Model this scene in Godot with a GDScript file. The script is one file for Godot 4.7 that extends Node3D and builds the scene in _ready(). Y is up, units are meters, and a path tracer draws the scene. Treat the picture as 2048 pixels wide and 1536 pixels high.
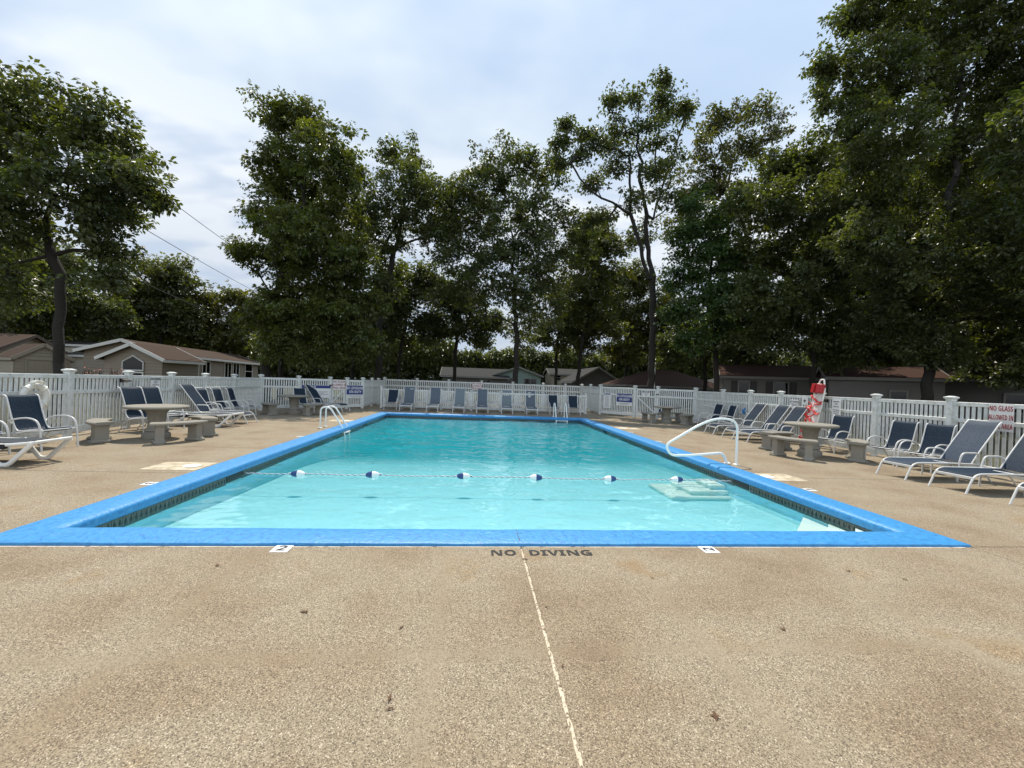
extends Node3D
# A fenced swimming pool among oak trees: x runs across the pool, -z along it, y is up, metres. The pool is centred on x = 0.

const COPING_X := 4.916
const COPING_NEAR := -4.016
const COPING_FAR := -19.82
const WALL_X := 4.54
const WALL_NEAR := -4.36
const WALL_FAR := -19.46
const WATER_Y := -0.17
const DECK_L := -10.4
const DECK_R := 10.75

var mats := {}
var meshes := {}
var used := {}
var rng := RandomNumberGenerator.new()


# ------------------------------------------------------------------ mesh building
class Shape:
	var v := PackedVector3Array()
	var n := PackedVector3Array()
	var uv := PackedVector2Array()
	var f := PackedInt32Array()

	func tri(a: Vector3, b: Vector3, c: Vector3) -> void:   # counter-clockwise seen from outside
		var no := (b - a).cross(c - a).normalized()
		var k := v.size()
		v.append(a); v.append(b); v.append(c)
		for i in 3:
			n.append(no)
			uv.append(Vector2.ZERO)
		f.append(k); f.append(k + 2); f.append(k + 1)

	func quad(a: Vector3, b: Vector3, c: Vector3, d: Vector3, u := Vector2.ONE, u0 := Vector2.ZERO) -> void:
		var no := (b - a).cross(c - a)
		if no.length_squared() < 1e-14:
			no = (c - a).cross(d - a)
		no = no.normalized()
		var k := v.size()
		v.append(a); v.append(b); v.append(c); v.append(d)
		for i in 4:
			n.append(no)
		uv.append(u0); uv.append(u0 + Vector2(u.x, 0)); uv.append(u0 + u); uv.append(u0 + Vector2(0, u.y))
		f.append(k); f.append(k + 2); f.append(k + 1); f.append(k); f.append(k + 3); f.append(k + 2)

	func box(c: Vector3, s: Vector3, b := Basis.IDENTITY) -> void:
		var x := b.x * s.x / 2; var y := b.y * s.y / 2; var z := b.z * s.z / 2
		quad(c - x - y + z, c + x - y + z, c + x + y + z, c - x + y + z)
		quad(c + x - y - z, c - x - y - z, c - x + y - z, c + x + y - z)
		quad(c + x - y + z, c + x - y - z, c + x + y - z, c + x + y + z)
		quad(c - x - y - z, c - x - y + z, c - x + y + z, c - x + y - z)
		quad(c - x + y + z, c + x + y + z, c + x + y - z, c - x + y - z)
		quad(c - x - y - z, c + x - y - z, c + x - y + z, c - x - y + z)

	func cbox(c: Vector3, s: Vector3, e: float, b := Basis.IDENTITY) -> void:   # a box with chamfered edges
		var h := s / 2
		var p := func(q: Vector3) -> Vector3: return c + b * q
		for ax in 3:
			var u := (ax + 1) % 3; var w := (ax + 2) % 3
			for sg in [-1.0, 1.0]:
				var q := []
				for k in [[-1, -1], [1, -1], [1, 1], [-1, 1]]:
					var t := Vector3.ZERO
					t[ax] = sg * h[ax]; t[u] = k[0] * (h[u] - e) * sg; t[w] = k[1] * (h[w] - e)
					q.append(p.call(t))
				quad(q[0], q[1], q[2], q[3])
			for su in [-1.0, 1.0]:      # edges along ax
				for sw in [-1.0, 1.0]:
					var q := []
					for k in [[0, -1], [0, 1], [1, 1], [1, -1]]:
						var t := Vector3.ZERO
						t[ax] = k[1] * (h[ax] - e)
						t[u] = su * (h[u] if k[0] == 0 else h[u] - e)
						t[w] = sw * (h[w] - e if k[0] == 0 else h[w])
						q.append(p.call(t))
					if su * sw < 0:
						quad(q[0], q[1], q[2], q[3])
					else:
						quad(q[3], q[2], q[1], q[0])
		for sx in [-1.0, 1.0]:
			for sy in [-1.0, 1.0]:
				for sz in [-1.0, 1.0]:
					var a = p.call(Vector3(sx * h.x, sy * (h.y - e), sz * (h.z - e)))
					var d = p.call(Vector3(sx * (h.x - e), sy * h.y, sz * (h.z - e)))
					var g = p.call(Vector3(sx * (h.x - e), sy * (h.y - e), sz * h.z))
					if sx * sy * sz > 0:
						tri(a, d, g)
					else:
						tri(a, g, d)

	func grid(rows: Array, closed := false, smooth := true, vscale := 1.0) -> void:   # rows of points, outside on the left of row order
		var m: int = rows[0].size()
		var k := v.size()
		var along := 0.0
		for r in rows.size():
			if r > 0:
				along += (rows[r][0] as Vector3).distance_to(rows[r - 1][0])
			for c in m:
				v.append(rows[r][c])
				var cl: Vector3 = rows[r][(c - 1 + m) % m] if closed or c > 0 else rows[r][c]
				var cr: Vector3 = rows[r][(c + 1) % m] if closed or c < m - 1 else rows[r][c]
				var rd: Vector3 = rows[maxi(r - 1, 0)][c]
				var ru: Vector3 = rows[mini(r + 1, rows.size() - 1)][c]
				var no := (cr - cl).cross(ru - rd)
				n.append(no.normalized() if no.length_squared() > 1e-16 else Vector3.UP)
				uv.append(Vector2(float(c) / (m if closed else m - 1), along * vscale))
		for r in rows.size() - 1:
			for c in (m if closed else m - 1):
				var a := k + r * m + c; var b := k + r * m + (c + 1) % m
				var d := a + m; var e := b + m
				f.append(a); f.append(e); f.append(b); f.append(a); f.append(d); f.append(e)

	func tube(pts: Array, r, sides := 8, flat := 1.0, vscale := 1.0) -> void:   # r: one radius or one for each point
		var rows := []
		var last := Vector3.ZERO
		for i in pts.size():
			var t: Vector3 = ((pts[mini(i + 1, pts.size() - 1)] as Vector3) - (pts[maxi(i - 1, 0)] as Vector3)).normalized()
			var side: Vector3
			if last == Vector3.ZERO:
				side = t.cross(Vector3.UP if absf(t.y) < 0.9 else Vector3.RIGHT).normalized()
			else:
				side = (last - t * last.dot(t)).normalized()
			last = side
			var up := side.cross(t).normalized()
			var q: float = r if r is float else r[i]
			var row := []
			for s in sides:
				var a := -TAU * s / sides
				row.append((pts[i] as Vector3) + side * cos(a) * q + up * sin(a) * q * flat)
			rows.append(row)
		grid(rows, true, true, vscale)
		for e in 2:
			var row: Array = rows[0] if e == 0 else rows[-1]
			var mid: Vector3 = pts[0] if e == 0 else pts[-1]
			for s in sides:
				if e == 0:
					tri(mid, row[(s + 1) % sides], row[s])
				else:
					tri(mid, row[s], row[(s + 1) % sides])

	func lathe(profile: Array, seg := 24, at := Vector3.ZERO) -> void:   # profile of Vector2(radius, y), bottom to top; creased at each ring
		for i in profile.size() - 1:
			var rows := []
			for q in [profile[i], profile[i + 1]]:
				var row := []
				for s in seg:
					var a := -TAU * s / seg
					row.append(at + Vector3(cos(a) * q.x, q.y, sin(a) * q.x))
				rows.append(row)
			grid(rows, true)

	func prism(poly: Array, lo: float, hi: float, to: Transform3D) -> void:   # poly of Vector2, counter-clockwise, extruded along z
		var pp := PackedVector2Array(poly)
		var idx := Geometry2D.triangulate_polygon(pp)
		for i in range(0, idx.size(), 3):
			var a := pp[idx[i]]; var b := pp[idx[i + 1]]; var c := pp[idx[i + 2]]
			if (b - a).cross(c - a) < 0:
				var t := b; b = c; c = t
			tri(to * Vector3(a.x, a.y, hi), to * Vector3(b.x, b.y, hi), to * Vector3(c.x, c.y, hi))
			tri(to * Vector3(a.x, a.y, lo), to * Vector3(c.x, c.y, lo), to * Vector3(b.x, b.y, lo))
		for i in pp.size():
			var a := pp[i]; var b := pp[(i + 1) % pp.size()]
			quad(to * Vector3(a.x, a.y, lo), to * Vector3(b.x, b.y, lo), to * Vector3(b.x, b.y, hi), to * Vector3(a.x, a.y, hi))

	func ribbon(path: Array, half: float, thick: float, cols := 4, sag := 0.0) -> void:   # path of (y, z): a sheet across x, slightly sagging in the middle
		var rows := []
		for i in path.size():
			var p: Vector2 = path[i]
			var t := ((path[mini(i + 1, path.size() - 1)] as Vector2) - (path[maxi(i - 1, 0)] as Vector2)).normalized()
			var no := Vector2(-t.y, t.x)
			var row := []
			for c in cols + 1:
				var x := -half + 2 * half * c / cols
				var d := -sag * (1 - pow(x / half, 2))
				row.append(Vector3(x, p.x + no.x * d, p.y + no.y * d))
			rows.append(row)
		grid(rows, false, true)
		var under := []
		for i in path.size():
			var t := ((path[mini(i + 1, path.size() - 1)] as Vector2) - (path[maxi(i - 1, 0)] as Vector2)).normalized()
			var row := []
			for c in cols + 1:
				row.append((rows[i][cols - c] as Vector3) - Vector3(0, -t.y, t.x) * thick)
			under.append(row)
		grid(under, false, true)

	func mesh() -> ArrayMesh:
		var a := []
		a.resize(Mesh.ARRAY_MAX)
		a[Mesh.ARRAY_VERTEX] = v; a[Mesh.ARRAY_NORMAL] = n; a[Mesh.ARRAY_TEX_UV] = uv; a[Mesh.ARRAY_INDEX] = f
		var m := ArrayMesh.new()
		m.add_surface_from_arrays(Mesh.PRIMITIVE_TRIANGLES, a)
		return m


func round_path(pts: Array, r: float, steps := 5) -> Array:   # corners rounded with quadratic curves
	var out := [pts[0]]
	for i in range(1, pts.size() - 1):
		var a: Vector3 = pts[i - 1]; var b: Vector3 = pts[i]; var c: Vector3 = pts[i + 1]
		var d := minf(r, minf(a.distance_to(b), b.distance_to(c)) * 0.48)
		var p := b + (a - b).normalized() * d; var q := b + (c - b).normalized() * d
		for s in steps + 1:
			var t := float(s) / steps
			out.append(p.lerp(b, t).lerp(b.lerp(q, t), t))
	out.append(pts[-1])
	return out


func curve_path(pts: Array, steps := 4) -> Array:   # Catmull-Rom through the points
	var out := []
	for i in pts.size() - 1:
		var a = pts[maxi(i - 1, 0)]; var b = pts[i]; var c = pts[i + 1]; var d = pts[mini(i + 2, pts.size() - 1)]
		for s in steps:
			var t := float(s) / steps
			out.append(0.5 * (2 * b + (c - a) * t + (2 * a - 5 * b + 4 * c - d) * t * t + (3 * b - a - 3 * c + d) * t * t * t))
	out.append(pts[-1])
	return out


# ------------------------------------------------------------------ objects
func numbered(called: String) -> String:
	var k: int = used.get(called, 0)
	used[called] = k + 1
	return called if k == 0 else "%s_%03d" % [called, k]


func tag(o: Node, label := "", category := "", group := "", kind := "") -> Node:
	if label: o.set_meta("label", label)
	if category: o.set_meta("category", category)
	if group: o.set_meta("group", group)
	if kind: o.set_meta("kind", kind)
	return o


func thing(called: String, label: String, category: String, at := Vector3.ZERO, turn := 0.0, group := "") -> Node3D:
	var o := Node3D.new()
	o.name = numbered(called)
	add_child(o)
	o.position = at
	o.rotation.y = turn
	o.set_meta("base", called)
	tag(o, label, category, group)
	return o


func obj(called: String, shape, m: Material, parent: Node = null, at := Vector3.ZERO) -> MeshInstance3D:
	var o := MeshInstance3D.new()
	o.mesh = shape.mesh() if shape is Shape else shape
	o.material_override = m
	if parent == null:
		o.name = numbered(called)
		add_child(o)
	else:
		var k: int = parent.get_meta("n_" + called, 0)
		parent.set_meta("n_" + called, k + 1)
		o.name = called if k == 0 else "%s_%03d" % [called, k]
		parent.add_child(o, true)
	o.position = at
	return o


func struct(called: String, shape, m: Material, label := "") -> MeshInstance3D:
	var o := obj(called, shape, m)
	tag(o, label, "", "", "structure")
	return o


func dup(root: Node3D, at: Vector3, turn: float, label: String, group := "") -> Node3D:
	var base: String = root.get_meta("base", String(root.name))
	var o: Node3D = root.duplicate()
	o.name = numbered(base)
	add_child(o)
	o.position = at
	o.rotation.y = turn
	o.set_meta("label", label)
	if group: o.set_meta("group", group)
	return o


# ------------------------------------------------------------------ materials
func lin(r: float, g: float, b: float) -> Color:
	return Color(r, g, b).linear_to_srgb()


func mat(called: String, c: Color, rough := 0.7, metal := 0.0) -> StandardMaterial3D:
	if mats.has(called):
		return mats[called]
	var m := StandardMaterial3D.new()
	m.resource_name = called
	m.albedo_color = c
	m.roughness = rough
	m.metallic = metal
	mats[called] = m
	return m


func noise(kind: int, freq: float, octaves := 4, seed_ := 1) -> FastNoiseLite:
	var n := FastNoiseLite.new()
	n.noise_type = kind
	n.frequency = freq
	n.fractal_octaves = octaves
	n.fractal_type = FastNoiseLite.FRACTAL_FBM if octaves > 1 else FastNoiseLite.FRACTAL_NONE
	n.seed = seed_
	return n


func ramp(stops: Array) -> Gradient:   # [offset, colour] pairs
	var g := Gradient.new()
	var o := PackedFloat32Array(); var c := PackedColorArray()
	for s in stops:
		o.append(s[0]); c.append(s[1])
	g.offsets = o
	g.colors = c
	return g


func noise_tex(n: FastNoiseLite, size: int, g: Gradient = null) -> NoiseTexture2D:
	var t := NoiseTexture2D.new()
	t.noise = n
	t.width = size
	t.height = size
	t.seamless = true
	t.seamless_blend_skirt = 0.15
	t.generate_mipmaps = false
	if g:
		t.color_ramp = g
	return t


func triplanar(m: StandardMaterial3D, size: float, world := true) -> void:
	m.uv1_triplanar = true
	m.uv1_world_triplanar = world
	m.uv1_scale = Vector3.ONE / size


func detail(m: StandardMaterial3D, t: Texture2D, size: float) -> void:   # a broad pattern multiplied over the fine one
	m.detail_enabled = true
	m.detail_blend_mode = BaseMaterial3D.BLEND_MODE_MUL
	m.detail_uv_layer = BaseMaterial3D.DETAIL_UV_2
	m.detail_albedo = t
	m.uv2_triplanar = true
	m.uv2_world_triplanar = true
	m.uv2_scale = Vector3.ONE / size


func grey(v: float) -> Color:
	return Color(v, v, v)


# ------------------------------------------------------------------ sky, sun, camera
func sky_image() -> Image:
	var w := 1536; var h := 768
	var im := Image.create(w, h, false, Image.FORMAT_RGBF)
	var to_sun := Vector3(-0.12, tan(deg_to_rad(63)), -1.0).normalized()
	var veil := noise(FastNoiseLite.TYPE_SIMPLEX_SMOOTH, 1.3, 5, 11)
	var fine := noise(FastNoiseLite.TYPE_SIMPLEX_SMOOTH, 4.0, 5, 23)
	var ripple := noise(FastNoiseLite.TYPE_SIMPLEX_SMOOTH, 9.0, 4, 37)
	for y in h:
		var el := (0.5 - (y + 0.5) / h) * PI
		for x in w:
			var az := ((x + 0.5) / w - 0.5) * TAU
			var d := Vector3(cos(el) * sin(az), sin(el), -cos(el) * cos(az))
			var up := maxf(d.y, 0.02)
			var q := Vector3(d.x, 0, d.z) / (up + 0.22)        # a flat layer of cloud overhead
			var thin := clampf(0.5 + 0.9 * veil.get_noise_3d(q.x * 0.8, 3.0, q.z * 0.5), 0, 1)
			var lump := fine.get_noise_3d(q.x * 0.55 + 2.0, 7.0, q.z * 1.1)
			var low := smoothstep(0.54, 0.36, d.y)              # banks of bright cloud lie low round the whole horizon
			var cloud := clampf(0.10 + 0.75 * thin * thin + 0.5 * lump * thin, 0, 1)
			cloud = clampf(maxf(cloud, low * 0.4) + low * clampf(0.42 + 0.9 * lump + 0.55 * ripple.get_noise_3d(q.x * 0.45, 1.0, q.z * 1.3), 0, 1), 0, 1)
			var clear := Color(0.20, 0.36, 0.64).lerp(Color(0.46, 0.64, 0.87), pow(1.0 - up, 2.2))
			var white := Color(0.75, 0.825, 0.885).lerp(Color(0.97, 0.99, 1.0), low)
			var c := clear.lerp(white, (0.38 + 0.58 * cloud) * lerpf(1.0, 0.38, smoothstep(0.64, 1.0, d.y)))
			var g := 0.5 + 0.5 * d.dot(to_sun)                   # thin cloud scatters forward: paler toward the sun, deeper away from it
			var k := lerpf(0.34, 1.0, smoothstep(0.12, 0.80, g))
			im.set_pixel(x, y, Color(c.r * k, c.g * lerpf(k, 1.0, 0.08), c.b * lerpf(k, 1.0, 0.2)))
	return im


func surroundings() -> void:
	var cam := Camera3D.new()
	cam.name = "camera"
	cam.fov = 86.08
	cam.near = 0.05
	cam.far = 600
	cam.transform = Transform3D(Basis(Vector3.UP, -0.0891) * Basis(Vector3.RIGHT, -0.002) * Basis(Vector3.BACK, 0.037), Vector3(-0.536, 1.6, 0))
	add_child(cam)
	cam.current = true
	var env := Environment.new()
	env.background_mode = Environment.BG_SKY
	var sky := Sky.new()
	var sm := PanoramaSkyMaterial.new()
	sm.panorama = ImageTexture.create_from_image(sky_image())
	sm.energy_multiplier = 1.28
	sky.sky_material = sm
	env.sky = sky
	env.tonemap_mode = Environment.TONE_MAPPER_LINEAR
	env.tonemap_exposure = 1.08
	env.sdfgi_enabled = true
	env.ssao_enabled = true
	env.ssil_enabled = true
	env.volumetric_fog_enabled = true
	env.volumetric_fog_density = 0.0
	var we := WorldEnvironment.new()
	we.name = "environment"
	we.environment = env
	add_child(we)
	var sun := DirectionalLight3D.new()
	sun.name = "sun"
	sun.light_energy = 1.6
	sun.light_color = Color(1.0, 0.965, 0.905)
	sun.light_angular_distance = 0.5
	sun.shadow_enabled = true
	var to_sun := Vector3(-0.12, tan(deg_to_rad(63)), -1.0).normalized()
	sun.transform = Transform3D(Basis.looking_at(-to_sun, Vector3.RIGHT), Vector3.ZERO)
	add_child(sun)


# ------------------------------------------------------------------ materials
func make_materials() -> void:
	# exposed-aggregate concrete: pebbles of many tones in a tan paste
	var deck := mat("aggregate_concrete", Color.WHITE, 0.9)
	var cells := noise(FastNoiseLite.TYPE_CELLULAR, 0.36, 1, 5)
	cells.cellular_return_type = FastNoiseLite.RETURN_CELL_VALUE
	cells.cellular_jitter = 1.0
	deck.albedo_texture = noise_tex(cells, 1024, ramp([[0.0, Color(0.31, 0.275, 0.23)], [0.2, Color(0.45, 0.407, 0.342)], [0.45, Color(0.545, 0.50, 0.42)], [0.75, Color(0.585, 0.538, 0.455)], [0.93, Color(0.65, 0.605, 0.525)], [1.0, Color(0.80, 0.765, 0.70)]]))
	triplanar(deck, 1.7)
	var pits := noise(FastNoiseLite.TYPE_CELLULAR, 0.36, 1, 5)
	pits.cellular_return_type = FastNoiseLite.RETURN_DISTANCE
	deck.heightmap_enabled = true
	deck.heightmap_texture = noise_tex(pits, 1024)
	deck.heightmap_scale = 0.16
	deck.heightmap_flip_texture = true
	detail(deck, noise_tex(noise(FastNoiseLite.TYPE_SIMPLEX_SMOOTH, 0.009, 5, 8), 512, ramp([[0.0, Color(0.86, 0.81, 0.76)], [0.33, Color(0.95, 0.915, 0.875)], [0.55, Color(0.97, 0.955, 0.93)], [0.75, Color(1, 0.99, 0.975)], [1.0, Color(0.95, 0.87, 0.76)]])), 6.4)
	var joint := mat("joint_caulk", lin(0.60, 0.53, 0.41), 0.85)
	joint.albedo_texture = noise_tex(noise(FastNoiseLite.TYPE_SIMPLEX, 0.05, 4, 9), 256, ramp([[0.0, Color(0.22, 0.19, 0.16)], [0.26, Color(0.55, 0.52, 0.48)], [0.36, Color(0.93, 0.91, 0.87)], [1.0, Color.WHITE]]))
	triplanar(joint, 0.5)
	mat("white_filler", lin(0.66, 0.63, 0.55), 0.85)
	mat("joint_dark", lin(0.11, 0.085, 0.06), 0.95)
	var blue := mat("blue_pool_paint", lin(0.036, 0.25, 0.53), 0.5)
	blue.albedo_texture = noise_tex(noise(FastNoiseLite.TYPE_SIMPLEX_SMOOTH, 0.035, 5, 31), 512, ramp([[0.0, Color(0.66, 0.76, 0.84)], [0.30, Color(0.88, 0.92, 0.95)], [0.60, Color(0.96, 0.98, 0.99)], [1.0, Color(1, 1, 1)]]))
	triplanar(blue, 1.6)
	var flake := noise_tex(noise(FastNoiseLite.TYPE_SIMPLEX_SMOOTH, 0.022, 6, 77), 512, ramp([[0.0, Color(1, 1, 1, 0)], [0.72, Color(0.62, 0.80, 0.90, 0.0)], [0.86, Color(0.55, 0.76, 0.90, 0.16)], [1.0, Color(0.75, 0.88, 0.93, 0.4)]]))
	blue.detail_enabled = true
	blue.detail_blend_mode = BaseMaterial3D.BLEND_MODE_MIX
	blue.detail_uv_layer = BaseMaterial3D.DETAIL_UV_2
	blue.detail_albedo = flake
	blue.uv2_triplanar = true
	blue.uv2_world_triplanar = true
	blue.uv2_scale = Vector3(0.35, 0.35, 0.55)
	blue.heightmap_enabled = true
	blue.heightmap_texture = noise_tex(noise(FastNoiseLite.TYPE_SIMPLEX_SMOOTH, 0.06, 4, 32), 512)
	blue.heightmap_scale = 0.5
	var plaster := mat("pool_plaster", lin(0.34, 0.72, 0.77), 0.8)
	plaster.albedo_texture = noise_tex(noise(FastNoiseLite.TYPE_SIMPLEX_SMOOTH, 0.03, 5, 41), 512, ramp([[0.0, Color(0.90, 0.92, 0.92)], [0.5, Color(0.97, 0.98, 0.98)], [1.0, Color(1, 1, 1)]]))
	triplanar(plaster, 2.2)
	mat("white_step", lin(0.56, 0.70, 0.62), 0.7)
	var water := mat("water", Color(0.6, 0.9, 0.9, 0.03), 0.03)
	water.transparency = BaseMaterial3D.TRANSPARENCY_ALPHA
	water.metallic_specular = 0.43
	var vinyl := mat("white_vinyl", lin(0.70, 0.715, 0.71), 0.4)
	vinyl.backlight_enabled = true
	vinyl.backlight = Color(0.20, 0.20, 0.19)
	vinyl.albedo_texture = noise_tex(noise(FastNoiseLite.TYPE_SIMPLEX_SMOOTH, 0.03, 5, 58), 256, ramp([[0.0, Color(0.80, 0.81, 0.76)], [0.4, Color(0.95, 0.955, 0.94)], [1.0, Color.WHITE]]))
	triplanar(vinyl, 1.4)
	mat("white_powder_coat", lin(0.62, 0.615, 0.59), 0.35)
	mat("white_plastic", lin(0.74, 0.73, 0.68), 0.4)
	mat("white_enamel", lin(0.78, 0.80, 0.77), 0.28)
	for s in [["navy_sling", lin(0.012, 0.024, 0.043), Color(0.30, 0.36, 0.5)], ["blue_grey_sling", lin(0.035, 0.052, 0.080), Color(0.3, 0.32, 0.35)], ["grey_sling", lin(0.050, 0.060, 0.070), Color(0.3, 0.32, 0.35)], ["row_sling", lin(0.105, 0.135, 0.165), Color(0.4, 0.42, 0.45)], ["pale_sling", lin(0.17, 0.205, 0.225), Color(0.4, 0.42, 0.45)], ["black_sling", lin(0.02, 0.022, 0.027), Color(0.2, 0.2, 0.2)]]:
		var m := mat(s[0], Color.WHITE, 0.6)
		var base: Color = s[1]
		m.albedo_texture = noise_tex(noise(FastNoiseLite.TYPE_VALUE, 0.35, 2, 51), 256, ramp([[0.0, base.darkened(0.35)], [0.5, base], [1.0, base.lightened(0.22)]]))
		m.metallic_specular = 0.26
		m.uv1_scale = Vector3(3.0, 0.7, 1)
		m.backlight_enabled = true
		m.backlight = s[2] * 0.5
	for s in [["concrete", lin(0.32, 0.30, 0.255), 0.9, 61], ["shingle_brown", lin(0.076, 0.052, 0.039), 0.95, 62], ["shingle_grey", lin(0.058, 0.056, 0.052), 0.95, 63], ["shingle_dark", lin(0.075, 0.042, 0.032), 0.95, 64]]:
		var m := mat(s[0], s[1], s[2])
		m.albedo_texture = noise_tex(noise(FastNoiseLite.TYPE_SIMPLEX, 0.09, 5, s[3]), 512, ramp([[0.0, Color(0.55, 0.55, 0.55)], [0.35, Color(0.85, 0.85, 0.84)], [0.7, Color(1, 1, 1)], [1.0, Color(1, 1, 1)]]))
		triplanar(m, 0.7 if s[0] == "concrete" else 2.4)
		m.heightmap_enabled = true
		m.heightmap_texture = m.albedo_texture
		m.heightmap_scale = 0.25
		m.metallic_specular = 0.22
	for s in [["siding_tan", lin(0.20, 0.165, 0.122)], ["siding_cream", lin(0.40, 0.37, 0.30)], ["siding_beige", lin(0.24, 0.205, 0.15)], ["siding_green", lin(0.20, 0.27, 0.24)], ["siding_grey", lin(0.125, 0.118, 0.108)], ["siding_pale", lin(0.55, 0.56, 0.55)], ["siding_dark", lin(0.09, 0.088, 0.08)], ["trim_grey", lin(0.20, 0.195, 0.18)], ["trim_white", lin(0.55, 0.54, 0.50)], ["shutter_dark", lin(0.03, 0.025, 0.025)], ["trim_brown", lin(0.08, 0.055, 0.04)]]:
		mat(s[0], s[1], 0.6)
	var pane := mat("window_glass", Color(0.02, 0.024, 0.028), 0.06)
	pane.metallic_specular = 0.4
	var bark := mat("bark", lin(0.034, 0.029, 0.024), 0.95)
	bark.albedo_texture = noise_tex(noise(FastNoiseLite.TYPE_SIMPLEX, 0.06, 4, 71), 256, ramp([[0.0, grey(0.5)], [0.5, grey(0.9)], [1.0, grey(1.0)]]))
	bark.heightmap_enabled = true
	bark.heightmap_texture = bark.albedo_texture
	bark.heightmap_scale = 3.0
	triplanar(bark, 1.0)
	bark.uv1_scale = Vector3(2.4, 0.6, 2.4)
	var leaf := mat("leaf", Color.WHITE, 0.40)
	leaf.vertex_color_use_as_albedo = true
	leaf.backlight_enabled = true
	leaf.backlight = Color(0.98, 1.0, 0.42)
	leaf.metallic_specular = 0.62
	var grass := mat("ground_cover", lin(0.075, 0.075, 0.038), 0.95)
	grass.albedo_texture = noise_tex(noise(FastNoiseLite.TYPE_SIMPLEX, 0.02, 6, 81), 512, ramp([[0.0, Color(0.55, 0.6, 0.45)], [0.5, Color(0.85, 0.85, 0.75)], [1.0, Color(1, 0.97, 0.9)]]))
	triplanar(grass, 6.0)
	mat("black_plastic_and_shade", lin(0.012, 0.012, 0.012), 0.4)
	mat("solar_cell", lin(0.02, 0.025, 0.05), 0.15)
	mat("lamp_lens", lin(0.45, 0.40, 0.28), 0.3)
	mat("sign_white", lin(0.72, 0.72, 0.70), 0.4)
	mat("sign_blue", lin(0.012, 0.030, 0.17), 0.4)
	mat("sign_red_ink", lin(0.28, 0.015, 0.02), 0.5)
	mat("sign_black_ink", lin(0.02, 0.02, 0.02), 0.5)
	mat("sign_grey_ink", lin(0.16, 0.16, 0.17), 0.5)
	mat("deck_stencil", lin(0.016, 0.016, 0.016), 0.8)
	mat("red_foam", lin(0.36, 0.008, 0.012), 0.4)
	mat("red_strap", lin(0.62, 0.035, 0.03), 0.6)
	mat("float_blue", lin(0.012, 0.045, 0.16), 0.25)
	mat("float_white", lin(0.76, 0.76, 0.74), 0.25)
	mat("ring_white", lin(0.74, 0.73, 0.66), 0.5)
	mat("towel_blue", lin(0.03, 0.16, 0.38), 0.9)
	mat("chrome", lin(0.6, 0.6, 0.6), 0.2, 1.0)
	mat("cable", lin(0.015, 0.015, 0.015), 0.6)
	mat("dead_leaf", lin(0.10, 0.05, 0.022), 0.9)
	mat("flower_pink", lin(0.45, 0.13, 0.11), 0.7)
	var pad := mat("pad_white", lin(0.56, 0.50, 0.39), 0.85)
	pad.albedo_texture = noise_tex(noise(FastNoiseLite.TYPE_SIMPLEX_SMOOTH, 0.02, 6, 44), 256, ramp([[0.0, Color(0.72, 0.68, 0.62)], [0.5, Color(0.92, 0.90, 0.86)], [1.0, Color.WHITE]]))
	triplanar(pad, 1.1)
	var tile := mat("band_tile", Color.WHITE, 0.2)
	tile.albedo_texture = tile_print()
	var rope := mat("lane_rope", Color.WHITE, 0.6)
	rope.albedo_texture = rope_print()
	rope.uv1_scale = Vector3(2.0, 9.0, 1)


func tile_print() -> ImageTexture:   # a white-grey tile with a dark zigzag of triangles
	var im := Image.create(64, 64, false, Image.FORMAT_RGB8)
	for y in 64:
		for x in 64:
			var c := Color(0.25, 0.25, 0.24)
			if y > 15:
				var t := absf(x % 32 - 15.5) / 16.0
				c = Color(0.03, 0.055, 0.075) if (y - 16) / 46.0 > t * 0.95 or y > 56 else Color(0.33, 0.33, 0.31)
			im.set_pixel(x, y, c)
	return ImageTexture.create_from_image(im)


func rope_print() -> ImageTexture:
	var im := Image.create(32, 32, false, Image.FORMAT_RGB8)
	for y in 32:
		for x in 32:
			im.set_pixel(x, y, Color(0.08, 0.16, 0.32) if (x + y) % 32 < 13 else Color(0.82, 0.84, 0.84))
	return ImageTexture.create_from_image(im)


# ------------------------------------------------------------------ ground, deck and pool
func deck_slab(parent: Node, a: Vector2, b: Vector2) -> void:   # a concrete slab with rounded top edges, top at y = 0
	var s := Shape.new()
	s.cbox(Vector3((a.x + b.x) / 2, -0.06, (a.y + b.y) / 2), Vector3(absf(b.x - a.x), 0.12, absf(b.y - a.y)), 0.006)
	obj("slab", s, mats.aggregate_concrete, parent)


func wavy_strip(pts: Array, half: float, y: float, seed_: int, wob := 0.3) -> Shape:   # a hand-laid bead of filler along a line on the ground
	var r := RandomNumberGenerator.new()
	r.seed = seed_
	var s := Shape.new()
	var rows := []
	for i in pts.size() - 1:
		var a: Vector3 = pts[i]; var b: Vector3 = pts[i + 1]
		var t := (b - a).normalized(); var side := Vector3(t.z, 0, -t.x)
		var k := maxi(2, int(a.distance_to(b) / 0.05))
		for j in k:
			var p := a.lerp(b, float(j) / k) + side * r.randf_range(-0.12, 0.12) * half
			var w := half * (1.0 + r.randf_range(-wob, wob))
			rows.append([p + side * w + Vector3(0, y - 0.006, 0), p + Vector3(0, y, 0), p - side * w + Vector3(0, y - 0.006, 0)])
	s.grid(rows)
	return s


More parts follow.
